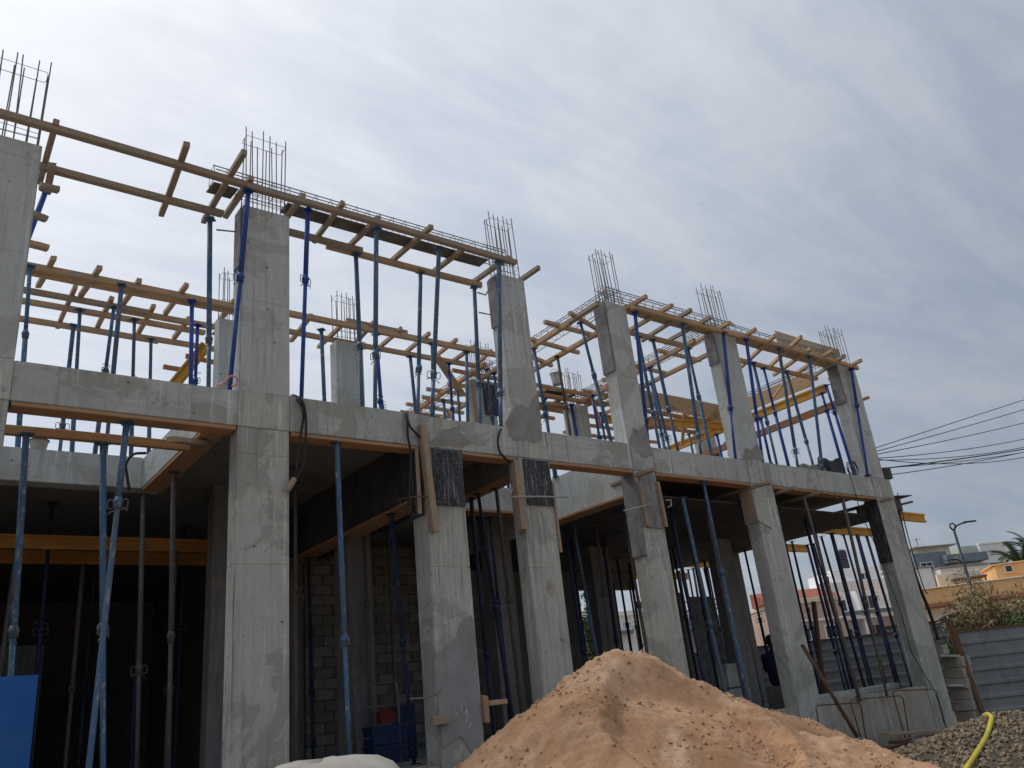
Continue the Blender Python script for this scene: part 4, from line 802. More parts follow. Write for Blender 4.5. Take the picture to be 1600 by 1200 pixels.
patch([(9.569, 9.000, 5.439), (9.710, 9.000, 5.679), (9.834, 9.000, 5.625), (9.992, 9.000, 5.781), (10.017, 9.000, 5.486), (10.066, 9.000, 5.231), (9.866, 9.000, 5.157), (9.646, 9.000, 5.247)], 'smear', 'dark mortar smear at the foot of the fifth upper column', seed=3)
patch([(12.514, 9.000, 5.412), (12.654, 9.000, 5.614), (12.815, 9.000, 5.579), (13.020, 9.000, 5.728), (13.106, 9.000, 5.633), (13.152, 9.000, 5.420)], 'smear', 'dark mortar smear at the foot of the sixth upper column', seed=4)
patch([(5.518, 9.000, 2.152), (5.581, 9.000, 2.253), (5.747, 9.000, 2.352), (5.866, 9.000, 2.400), (5.963, 9.000, 2.624), (6.129, 9.000, 2.707), (6.163, 9.000, 2.554), (6.153, 9.000, 1.782), (6.154, 9.000, 1.156), (5.999, 9.000, 1.031), (5.840, 9.000, 1.297), (5.577, 9.000, 1.198), (5.545, 9.000, 1.682)], 'damp', 'damp darker area on the third lower column', seed=5)
patch([(5.641, 9.000, 4.949), (5.885, 9.000, 5.197), (6.123, 9.000, 5.262), (6.353, 9.000, 5.079), (6.204, 9.000, 4.978)], 'smear', 'mortar smear on the front beam at the third column', seed=6)
patch([(12.254, 9.000, 1.738), (12.887, 9.000, 1.163), (13.060, 9.000, 1.222), (13.145, 9.000, 1.060), (12.932, 9.000, 0.996), (12.488, 9.000, 1.164)], 'damp', 'damp darker area at the foot of the sixth lower column', seed=7) if False else None
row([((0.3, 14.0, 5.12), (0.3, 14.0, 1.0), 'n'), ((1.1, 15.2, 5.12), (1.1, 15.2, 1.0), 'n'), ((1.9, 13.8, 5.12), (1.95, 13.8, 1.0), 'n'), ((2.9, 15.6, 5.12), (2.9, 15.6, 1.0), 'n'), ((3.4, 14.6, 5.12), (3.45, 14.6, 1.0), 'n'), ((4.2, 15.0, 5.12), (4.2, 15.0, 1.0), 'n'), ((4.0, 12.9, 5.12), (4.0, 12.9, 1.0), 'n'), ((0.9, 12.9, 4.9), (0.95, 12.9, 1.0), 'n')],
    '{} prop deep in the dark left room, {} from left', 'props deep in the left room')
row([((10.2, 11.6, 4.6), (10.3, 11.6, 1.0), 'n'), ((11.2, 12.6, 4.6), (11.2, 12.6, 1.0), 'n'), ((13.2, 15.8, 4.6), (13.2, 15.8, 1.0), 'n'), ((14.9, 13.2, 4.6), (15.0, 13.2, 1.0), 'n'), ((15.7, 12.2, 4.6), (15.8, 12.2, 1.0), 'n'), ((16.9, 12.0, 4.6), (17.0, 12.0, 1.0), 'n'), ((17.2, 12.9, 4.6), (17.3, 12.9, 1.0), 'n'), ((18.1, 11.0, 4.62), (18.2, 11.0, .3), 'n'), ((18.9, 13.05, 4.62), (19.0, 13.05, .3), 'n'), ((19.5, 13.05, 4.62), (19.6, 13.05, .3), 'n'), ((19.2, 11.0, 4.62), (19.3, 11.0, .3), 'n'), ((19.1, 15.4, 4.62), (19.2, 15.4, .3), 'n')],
    '{} thin prop further back under the right deck, {} from left', 'further props under the right deck')
row([((11.0, 9.7, 7.9), (11.1, 9.72, 5.36), 'g'), ((14.9, 9.7, 7.9), (15.0, 9.7, 5.36), 'b'), ((16.5, 12.5, 7.44), (16.55, 12.5, 5.35), 'b'), ((13.1, 11.4, 7.9), (13.2, 11.4, 5.35), 'g'), ((12.3, 12.5, 7.9), (12.4, 12.5, 5.35), 'b'), ((15.0, 13.6, 7.85), (15.1, 13.6, 5.35), 'g')],
    '{} upper prop in the second line right of the fifth column, {} from left', 'second line upper props at the right')
# ================================================================ sand heap
def smax(a, b, k=0.12):
    h = max(0.0, min(1.0, 0.5 + 0.5*(a-b)/k)); return b + (a-b)*h + k*h*(1-h)
CONES = [(5.8, 6.1, 1.97, 0.60), (6.9, 6.35, 1.66, 0.50), (8.0, 6.5, 1.32, 0.48), (9.1, 6.55, 0.96, 0.46), (10.2, 6.5, 0.58, 0.40), (5.1, 5.55, 1.15, 0.56), (6.8, 4.9, 1.12, 0.50)]
def sand_h(x, y, fine=True):
    wx = x + 0.16*noise.noise(Vector((x*.9, y*.9, 1.3))); wy = y + 0.16*noise.noise(Vector((x*.9, y*.9, 7.7)))
    h = -1.0
    for (cx, cy, t, s) in CONES:
        d = math.hypot(wx-cx, wy-cy); c = t - s*(math.sqrt(d*d + 0.02) - 0.14)
        h = c if h < -0.9 else smax(h, c, 0.16)
    # hollow where sand was shovelled out of the near face, with a sharp lip round it
    u = (x-5.55)*0.80 - (y-5.0)*0.60; v = (x-5.55)*0.60 + (y-5.0)*0.80
    u += 0.12*noise.noise(Vector((x*2.2, y*2.2, 31))); v += 0.12*noise.noise(Vector((x*2.2, y*2.2, 37)))
    rr = math.hypot(u/0.72, v/0.80); cut = 0.0
    if rr < 1.25:
        t = max(0.0, min(1.0, (1.12-rr)/0.30)); cut = t*t*(3-2*t); h -= cut*(0.20 + 0.05*v)
    u2 = (x-7.4)*0.80 - (y-4.9)*0.60; v2 = (x-7.4)*0.60 + (y-4.9)*0.80; r2 = math.hypot(u2/0.9, v2/0.55) + 0.15*noise.noise(Vector((x*2.5, y*2.5, 33)))
    if r2 < 1.1: t = max(0.0, min(1.0, (1.1-r2)/0.4)); h -= t*t*(3-2*t)*0.10
    sl = noise.noise(Vector((x*0.9, y*0.9, 50))); q = (h*7.0 + 2.2*noise.noise(Vector((x*1.1, y*1.1, 51)))) % 1.0      # slide steps
    h += 0.05*noise.noise(Vector((x*1.9, y*1.9, 4))) + 0.03*noise.noise(Vector((x*4.2, y*4.2, 9))) + max(0.0, sl-.05)*0.10*(q*q - 0.33)
    if fine:
        rough = 0.5 + 0.5*noise.noise(Vector((x*1.2, y*1.2, 20))) + 0.25*noise.noise(Vector((x*3.1, y*3.1, 21))); rough = max(0.04, min(1.0, rough*1.9 - 0.55)) * (1 - 0.85*cut)
        n1 = noise.noise(Vector((x*8, y*8, 2))); n2 = noise.noise(Vector((x*17, y*17, 5))); n3 = noise.noise(Vector((x*30, y*30, 6)))
        h += rough*(0.085*max(0, n1-.02) - 0.05*max(0, -n1-.15) + 0.045*max(0, n2-.05) - 0.02*max(0, -n2-.2) + 0.020*n3) + 0.004*noise.noise(Vector((x*55, y*55, 8)))
    return h
def sand():
    n = NT('heap_sand'); n.oc()
    c = n.mix(n.ramp(n.noise(1.6, 6, 0.65), (0.35, 0.0), (0.65, 1.0)), (0.49, 0.27, 0.145), (0.66, 0.42, 0.265))
    c = n.mix(n.ramp(n.noise(16, 6, 0.72), (0.5, 0.0), (0.68, 0.55)), c, (0.27, 0.145, 0.08))
    c = n.mix(n.ramp(n.noise(0.9, 7, 0.7, dist=0.8), (0.50, 0.0), (0.60, 0.55)), c, (0.30, 0.165, 0.09))          # damp patches
    c = n.mix(n.ramp(n.noise(1.3, 7, 0.7, dist=0.5), (0.52, 0.0), (0.66, 0.7)), c, (0.70, 0.50, 0.35))              # dry, pale spill
    b = n.bump(n.noise(90, 5, 0.75), 0.5, 0.008); b = n.bump(n.noise(22, 5, 0.7), 0.5, 0.02, b)
    m = n.done(c, 0.97, b, spec=0.1); M['sand'] = m
    x0, x1, y0, y1, st = 1.6, 13.0, 2.4, 9.0, 0.022
    nx, ny = int((x1-x0)/st), int((y1-y0)/st); V = []; F = []; idx = {}
    H = [[sand_h(x0+i*st, y0+j*st) for i in range(nx+1)] for j in range(ny+1)]
    for j in range(ny+1):
        for i in range(nx+1):
            if H[j][i] > 0.05: idx[(i, j)] = len(V); V.append((x0+i*st-6, y0+j*st-6, H[j][i]-0.2))
    for j in range(ny):
        for i in range(nx):
            k = [idx.get(q) for q in ((i, j), (i+1, j), (i+1, j+1), (i, j+1))]
            if None not in k: F.append(tuple(k))
    o = obj('sand_heap', mesh('sand_heap', V, F, m, True), None, (6, 6, 0.2)); tag(o, 'large heap of reddish tan sand in front of the columns', 'sand heap')
    # clods lying on the slopes
    n = NT('sand_clod'); n.oc(); c = n.mix(n.ramp(n.noise(9, 5), (0.3, 0.0), (0.7, 1.0)), (0.36, 0.20, 0.11), (0.54, 0.35, 0.22)); mc = n.done(c, 0.97, n.bump(n.noise(60, 4), 0.4, 0.006), spec=0.1)
    rnd = random.Random(5); mb = MB(); cnt = 0
    while cnt < 8000:
        x, y = rnd.uniform(2.6, 11.5), rnd.uniform(3.0, 7.6)
        w = 0.5 + 0.5*noise.noise(Vector((x*1.3, y*1.3, 20))) + 0.35*noise.noise(Vector((x*3.1, y*3.1, 40)))
        if rnd.random() > (w*2.6 - 1.15): continue
        h = sand_h(x, y, True)
        if h < 0.3: continue
        r = 0.004 + 0.024*rnd.random()**6; cnt += 1; c = Vector((x-6, y-6, h-0.2 + r*0.1))
        v = [c + Vector((math.sin(a)*math.cos(b), math.sin(a)*math.sin(b), math.cos(a)*0.7))*r*rnd.uniform(.65, 1.25) for a, b in ((0.15, 0), (1.0, 0.4), (1.1, 2.4), (1.0, 4.4), (2.0, 1.4), (2.1, 3.4), (2.0, 5.4), (3.0, 0))]
        mb.add(v, [(0, 1, 2), (0, 2, 3), (0, 3, 1), (1, 4, 2), (2, 4, 5), (2, 5, 3), (3, 5, 6), (3, 6, 1), (1, 6, 4), (4, 7, 5), (5, 7, 6), (6, 7, 4)])
    tag(mb.obj('sand_clods', mc, o), kind='stuff')
sand()
# ================================================================ gravel heap with hose
def grav_h(x, y):
    d = math.hypot((x-10.0)/1.25, y-4.55); h = 0.95 - 0.33*(math.sqrt(d*d+0.05)-0.2)
    d2 = math.hypot(x-13.5, y-6.6); h = smax(h, 0.52 - 0.20*d2, 0.2)
    return h + 0.03*noise.noise(Vector((x*1.7, y*1.7, 2))) + 0.015*noise.noise(Vector((x*5, y*5, 3)))
def gravel():
    n = NT('gravel_stone'); n.oc()
    c = n.mix(n.voro(22, out='Color'), (0.14, 0.105, 0.065), (0.48, 0.375, 0.245)); c = n.mix(n.ramp(n.noise(40, 4), (0.4, 0.0), (0.7, 0.5)), c, (0.08, 0.07, 0.06))
    m = n.done(c, 0.9, n.bump(n.noise(70, 4), 0.4, 0.005), spec=0.2)
    n2 = NT('gravel_base'); n2.oc(); m2 = n2.done(n2.mix(n2.ramp(n2.noise(30, 5), (0.35, 0.0), (0.65, 1.0)), (0.06, 0.052, 0.042), (0.16, 0.14, 0.11)), 0.95, n2.bump(n2.noise(60, 5), 0.8, 0.02), spec=0.1)
    x0, x1, y0, y1, st = 7.4, 16.5, 1.8, 9.0, 0.08; nx, ny = int((x1-x0)/st), int((y1-y0)/st); V = []; F = []; idx = {}
    for j in range(ny+1):
        for i in range(nx+1):
            h = grav_h(x0+i*st, y0+j*st)
            if h > 0.1: idx[(i, j)] = len(V); V.append((x0+i*st-11, y0+j*st-5, h-0.2))
    for j in range(ny):
        for i in range(nx):
            k = [idx.get(q) for q in ((i, j), (i+1, j), (i+1, j+1), (i, j+1))]
            if None not in k: F.append(tuple(k))
    o = obj('gravel_heap', mesh('gravel_heap', V, F, m2, True), None, (11, 5, 0.2)); tag(o, 'heap of grey brown gravel at the lower right', 'gravel heap')
    rnd = random.Random(9); mb = MB(); cnt = 0
    while cnt < 17000:
        x, y = rnd.uniform(7.2, 13.5), rnd.uniform(3.2, 7.4); h = grav_h(x, y)
        if h < 0.16: continue
        if (x-8)*0.55 + 2.4 > y and x > 9.5: continue        # right part outside the photograph
        r = 0.010 + 0.030*rnd.random()**3; cnt += 1; c = Vector((x-11, y-5, h-0.2 + rnd.uniform(0, r*.8)))
        v = [c + Vector((math.sin(a)*math.cos(b+q), math.sin(a)*math.sin(b+q), math.cos(a)*0.75))*r*rnd.uniform(.7, 1.3) for q in (rnd.random()*6,) for a, b in ((0.25, 0), (1.3, 0.4), (1.2, 2.4), (1.3, 4.4), (2.3, 1.4), (2.2, 3.4), (2.3, 5.4))]
        mb.add(v, [(0, 1, 2), (0, 2, 3), (0, 3, 1), (1, 4, 2), (2, 4, 5), (2, 5, 3), (3, 5, 6), (3, 6, 1), (1, 6, 4), (4, 6, 5)])
    tag(mb.obj('gravel_stones', m, o), kind='stuff')
gravel()
M['hose'] = paint('yellow_hose', (0.70, 0.60, 0.03), (0.42, 0.36, 0.12), 0.4, 0.5, 0.25, (0.4, 0.34, 0.24))
pts = [(px, py, max(0.2, grav_h(px, py)) + 0.04) for px, py in ((13.0, 6.6), (11.8, 5.9), (10.9, 5.3), (10.3, 4.95), (9.95, 4.72), (9.68, 4.55), (9.4, 4.47), (9.14, 4.41), (8.9, 4.37), (8.59, 4.32), (8.29, 4.27), (7.96, 4.21), (7.55, 4.1), (6.9, 3.8), (6.2, 3.3))]
hang('hose', pts, 0.025, 'hose', 'yellow hose lying over the gravel heap', 'hose')
# ================================================================ bulk bags and blue board, close to the camera
M['bag'] = plain('woven_bag', (0.36, 0.335, 0.295), (0.46, 0.435, 0.385), 5, 0.9, 0.3, 0.15, 14)
def bag(name, c, w, d, h, label, seed):
    V = []; F = []; n = 18; rnd = random.Random(seed)
    e = empty(name, c, (0, 0, -YAW + 0.15))
    prof = [(0.0, 0.92), (0.12, 1.0), (0.45, 1.06), (0.75, 1.02), (0.88, 0.94), (0.95, 0.80), (0.985, 0.62), (1.0, 0.35), (1.0, 0.0)]
    for (t, s) in prof:
        for k in range(28):
            a = 2*math.pi*k/28; ca, sa = math.cos(a), math.sin(a); q = (abs(ca)**5 + abs(sa)**5)**(-1/5)
            wr = 1 + 0.02*math.sin(a*7 + t*5) + 0.015*math.sin(a*19 + t*9) + 0.03*noise.noise(Vector((ca*3, sa*3, t*4+seed)))
            V.append((ca*q*w/2*s*wr, sa*q*d/2*s*wr, h*t + (0.05*noise.noise(Vector((ca*2, sa*2, seed))) if t > 0.8 else 0)))
    for i in range(len(prof)-1):
        for k in range(28): F.append((i*28+k, i*28+(k+1) % 28, (i+1)*28+(k+1) % 28, (i+1)*28+k))
    F.append(tuple(reversed(range(28))))
    obj('sack', mesh('sack', V, F, M['bag'], True), e)
    for sx in (-1, 1):
        for sy in (-1, 1):
            x, y = sx*w*.47, sy*d*.47
            MB().tube([(x*.98, y*.98, h*.80), (x*1.10, y*1.06, h*.82), (x*1.14, y*1.14, h*.70), (x*1.10, y*1.12, h*.56), (x*1.02, y*1.04, h*.5)], 0.018, 5).obj('lifting_loop', M['bag'], e, smooth=True)
    return tag(e, label, 'bulk bag')
bag('bulk_bag', (2.16, 4.78, 0.2), 0.98, 0.95, 1.20, 'pale woven bulk bag in front of the second and third columns', 3)
bag('bulk_bag', (1.35, 5.35, 0.2), 0.9, 0.9, 1.155, 'lower pale bulk bag left of the larger one, barely showing', 8)
M['blueboard'] = paint('blue_board', (0.008, 0.115, 0.42), (0.03, 0.13, 0.36), 0.25, 0.55, 0.12, (0.12, 0.2, 0.36))
bb = empty('blue_board', (0.0, 4.0, 0.2), (0, 0, -0.1))
MB().box(-0.9, 0.56, -.012, .012, 0.3, 1.70).obj('panel', M['blueboard'], bb)
for x in (-.8, 0.48): MB().box(x-.03, x+.03, .013, .06, 0, 1.60).obj('post', M['timber'], bb); MB().box(x-.025, x+.025, .062, .6, 0, .05).obj('foot', M['timber'], bb)
for z in (.5, 1.4): MB().box(-.77, .45, .0135, .045, z-.03, z+.03).obj('rail', M['timber'], bb)
tag(bb, 'plain bright blue board standing at the lower left corner', 'board')
# ================================================================ things by the plinth at the right
for k, pts in enumerate((((12.451, 8.600, 0.725), (12.486, 8.600, 1.032), (12.553, 8.600, 1.065), (13.704, 8.600, 1.011), (13.787, 8.600, 0.974), (13.694, 8.600, 0.434)), ((13.714, 8.700, 0.465), (13.652, 8.700, 1.022), (13.732, 8.700, 1.067), (15.271, 8.700, 1.012), (15.357, 8.700, 0.961), (15.236, 8.700, 0.309)), ((15.175, 8.750, 0.317), (15.138, 8.750, 1.059), (15.230, 8.750, 1.107), (16.604, 8.750, 1.030), (16.705, 8.750, 0.988), (16.695, 8.750, 0.251)))):
    rod('rebar_hoop', pts, 0.012, 'rust', ('left', 'middle', 'right')[k] + ' one of three thin rebar hoops standing before the plinth', 'rebar hoop')
rod('steel_bar', [(12.845, 8.850, 2.037), (13.014, 8.600, 1.198), (13.151, 8.400, 0.514)], 0.035, 'rust', 'dark steel bar leaning against the sixth column foot', 'steel bar')
timb('plank', (14.247, 8.600, 0.448), (16.674, 8.750, 0.299), 0.2, 0.05, 'timber_spl', 'grey plank lying along the foot of the plinth', 'plank')
timb('plank', (13.981, 8.300, 0.346), (15.861, 8.500, 0.293), 0.16, 0.05, 'rust', 'rusty brown plank lying before the plinth', 'plank')
rod('debris_stick', [(13.785, 7.900, 0.183), (13.951, 7.900, 0.416), (14.064, 7.900, 0.434), (15.415, 8.200, 0.338)], 0.012, 'steel', 'thin bent rod standing beside the gravel heap', 'rod')
o = panel('stone_lump', -.14, .14, -.1, .1, 0, .17, 'conc_plinth', 'rounded lump of broken concrete before the plinth', 'rubble'); o.location = (14.529, 8.100, 0.253)
# block pillar beside the last column
PC = Vector((18.55, 9.15, 0.2))
pb = empty('block_pillar', PC); tag(pb, 'leaning pillar of grey concrete blocks right of the seventh column', 'block pillar')
bm_ = block_mesh('block', 0.40, 0.205, 0.42, M['conc_plinth'], 77); bm2 = block_mesh('block', 0.38, 0.205, 0.40, M['conc_plinth'], 78)
for k in range(6):
    obj('block', bm_ if k % 2 else bm2, pb, (0.02*k - 0.03 + random.Random(k).uniform(-.03, .03), 0, 0.10 + 0.212*k), (0, 0, random.Random(k+4).uniform(-.12, .12)))
panel('slab_board', 17.75, 18.6, 9.0, 9.4, 1.58, 1.62, 'conc', 'thin grey board bridging from the seventh column to the block pillar, upper', 'board', (0, R(3), 0))
panel('slab_board', 17.75, 18.4, 9.0, 9.4, 1.0, 1.04, 'conc', 'thin grey board bridging to the block pillar, lower', 'board', (0, R(4), 0))
panel('concrete_block', 18.0, 18.24, 9.05, 9.25, 1.64, 1.83, 'conc_plinth', 'small loose concrete block on the upper board by the seventh column', 'block')
timb('plank', (13.4, 9.6, 1.12), (17.2, 9.9, 1.14), 0.3, 0.1, 'conc', 'long pale plank lying on the floor edge between sixth and seventh columns', 'plank')
rod('leaning_post', [(16.2, 10.9, 1.0), (17.2, 11.3, 3.05)], 0.06, 'rust', 'thick rusty post leaning behind the props near the seventh column', 'post')
# clutter on the upper floor by the last column
M['tarp'] = plain('dark_tarp', (0.025, 0.03, 0.035), (0.07, 0.075, 0.08), 3, 0.7, 0.5, 0, 8)
def lump(name, c, sx, sy, sz, m, label, cat, seed):
    V = []; F = []; n, k_ = 10, 18
    for i in range(n+1):
        t = math.pi*0.5*i/n
        for k in range(k_):
            a = 2*math.pi*k/k_; d = Vector((math.cos(a)*math.sin(t), math.sin(a)*math.sin(t), math.cos(t))); r = 1 + 0.45*noise.noise(d*1.8 + Vector((seed, 0, 0))) + 0.15*noise.noise(d*5)
            V.append((d.x*sx*r, d.y*sy*r, d.z*sz*r))
    for i in range(n):
        for k in range(k_): F.append((i*k_+k, (i+1)*k_+k, (i+1)*k_+(k+1) % k_, i*k_+(k+1) % k_))
    o = obj(name, mesh(name, V, F, M[m], False), None, c); return tag(o, label, cat)
lump('tarpaulin', (15.9, 9.3, 5.37), 0.5, 0.2, 0.42, 'tarp', 'dark bundled tarpaulin on the front beam near the seventh column', 'tarpaulin', 2)
lump('rubble_bag', (15.1, 9.25, 5.37), 0.45, 0.15, 0.2, 'conc_dark', 'flat grey sack on the front beam near the seventh column', 'sack', 5)
coil = []
for t in range(140):
    a = t*0.36; coil.append((16.45 + 0.16*math.cos(a)*(1+.1*math.sin(t)), 9.12 + 0.05*math.sin(t*.11), 5.56 + 0.15*math.sin(a) + .02*math.sin(t*.7)))
rod('wire_coil', coil, 0.008, 'steel', 'coil of tie wire standing on the front beam beside the tarpaulin', 'wire coil', 4)
o = MB().lathe([(0.105, 0), (0.112, 0.02), (0.14, 0.25), (0.15, 0.255), (0.15, 0.265), (0.135, 0.26), (0.1, 0.03)], 18).obj('bucket_shell', M['conc'], None)
bk = empty('bucket', (11.05, 12.2, 8.02)); o.parent = bk; MB().tube([(0.15*math.cos(a), 0.02, 0.25+0.14*math.sin(a)) for a in [math.pi*i/10 for i in range(11)]], 0.005, 5).obj('handle', M['steel'], bk)
bk.location = (11.654, 12.900, 8.215); tag(bk, 'cement crusted grey bucket on the far formwork behind the fourth and fifth columns', 'bucket')
bk2 = empty('bucket', (1.42, 12.05, 5.37)); bk2.scale = (0.8, 0.8, 0.7); MB().lathe([(0.11, 0), (0.118, 0.02), (0.145, 0.20), (0.155, 0.205), (0.155, 0.22), (0.14, 0.215), (0.1, 0.03)], 18).obj('bucket_shell', M['bag'], bk2)
MB().lathe([(0.16, 0.205), (0.162, 0.225), (0.13, 0.235)], 18).obj('rim', M['darkply'], bk2); tag(bk2, 'pale bucket on the beam at the back of the open left bay', 'bucket')
# right end of slab: small clutter
panel('form_board', 17.66, 18.4, 9.0, 9.6, 5.02, 5.04, 'darkply', 'dark board sticking out right of the seventh column at slab level', 'board', (0, R(-3), R(-8)))
timb('timber_offcut', (17.6, 9.3, 4.78), (18.75, 9.2, 4.98), 0.07, 0.05, 'rust', 'thin brown timber pointing out right of the seventh column', 'timber')
panel('junction_box', 17.68, 17.86, 9.02, 9.2, 5.42, 5.66, 'darkply', 'small dark bracket box on the right of the seventh column', 'bracket')
panel('form_board', 17.67, 18.1, 9.1, 9.3, 4.72, 5.0, 'darkply', 'dark timber packing right of the seventh column head', 'board', (0, 0, R(5)))
# ================================================================ inside the ground floor
M['crate'] = paint('blue_crate', (0.012, 0.035, 0.13), (0.03, 0.04, 0.07), 0.4, 0.55, 0.25, (0.2, 0.2, 0.2))
def crate(c, label, w=0.34, d=0.5, h=0.24, rz=0.0):
    e = empty('plastic_crate', c, (0, 0, rz)); t = 0.012
    MB().box(-w/2, w/2, -d/2, d/2, 0, t).obj('bottom', M['crate'], e)
    for s in (-1, 1):
        MB().box(-w/2, w/2, s*(d/2-t) if s > 0 else -d/2, d/2 if s > 0 else -d/2+t, t, h).obj('side', M['crate'], e)
        MB().box(s*(w/2-t) if s > 0 else -w/2, w/2 if s > 0 else -w/2+t, -d/2+t, d/2-t, t, h).obj('side', M['crate'], e)
        MB().box(-w/2-.012, w/2+.012, (d/2 if s > 0 else -d/2-.012), (d/2+.012 if s > 0 else -d/2), h-.045, h-.005).obj('rim', M['crate'], e)
        MB().box((w/2 if s > 0 else -w/2-.012), (w/2+.012 if s > 0 else -w/2), -d/2, d/2, h-.045, h-.005).obj('rim', M['crate'], e)
    return tag(e, label, 'crate', 'blue crates in the ground floor')
for k in range(3): crate((6.62, 11.75, 1.0 + 0.25*k), ('bottom', 'middle', 'top')[k] + ' blue plastic crate of the stack by the third column', rz=-0.5)
for k in range(2): crate((6.0, 11.2, 1.0 + 0.25*k), ('lower', 'upper') [k] + ' dark blue crate left of the tall crate stack', rz=-0.2, w=0.5)
tr = empty('tube_trolley', (5.75, 10.9, 1.0), (0, 0, -0.5))
for s in (-1, 1):
    MB().tube([(s*.28, .2, 0.02), (s*.28, .2, .9), (s*.26, .2, 1.05)], 0.016, 6).obj('upright', M['steel'], tr); MB().tube([(s*.28, .2, .05), (s*.28, -.3, .05)], .014, 6).obj('foot', M['steel'], tr)
for z in (.35, .75, 1.05): MB().tube([(-.27, .2, z), (.27, .2, z)], .012, 6).obj('rung', M['steel'], tr)
tag(tr, 'tubular steel frame standing in the shade behind the pin holed prop', 'trolley')
M['red'] = plain('red_plastic', (0.13, 0.018, 0.015), (0.2, 0.03, 0.025), 4, 0.5, 0.1)
fc = empty('fuel_can', (5.95, 11.05, 1.52)); MB().box(-.12, .12, -.07, .07, 0, .16).obj('body', M['red'], fc); MB().box(-.07, .07, -.02, .02, .16, .2).obj('handle', M['red'], fc); MB().lathe([(.02, .16), (.02, .2)], 10, (.09, 0, 0)).obj('cap', M['cable'], fc)
tag(fc, 'small red can on the blue crates in the shade', 'can')
gb = panel('grey_board', 16.0, 16.9, 13.9, 13.95, 1.0, 3.6, 'greyply', 'tall grey board standing in the dark behind the fifth column', 'board')
# pale hollow blocks behind the sand at the fifth column
for k in range(2):
    panel('hollow_block', 13.35+.0*k, 13.95, 11.0, 11.25, 1.0+.46*k, 1.43+.46*k, 'conc', ('lower', 'upper')[k] + ' pale concrete block right of the fifth column foot', 'block')
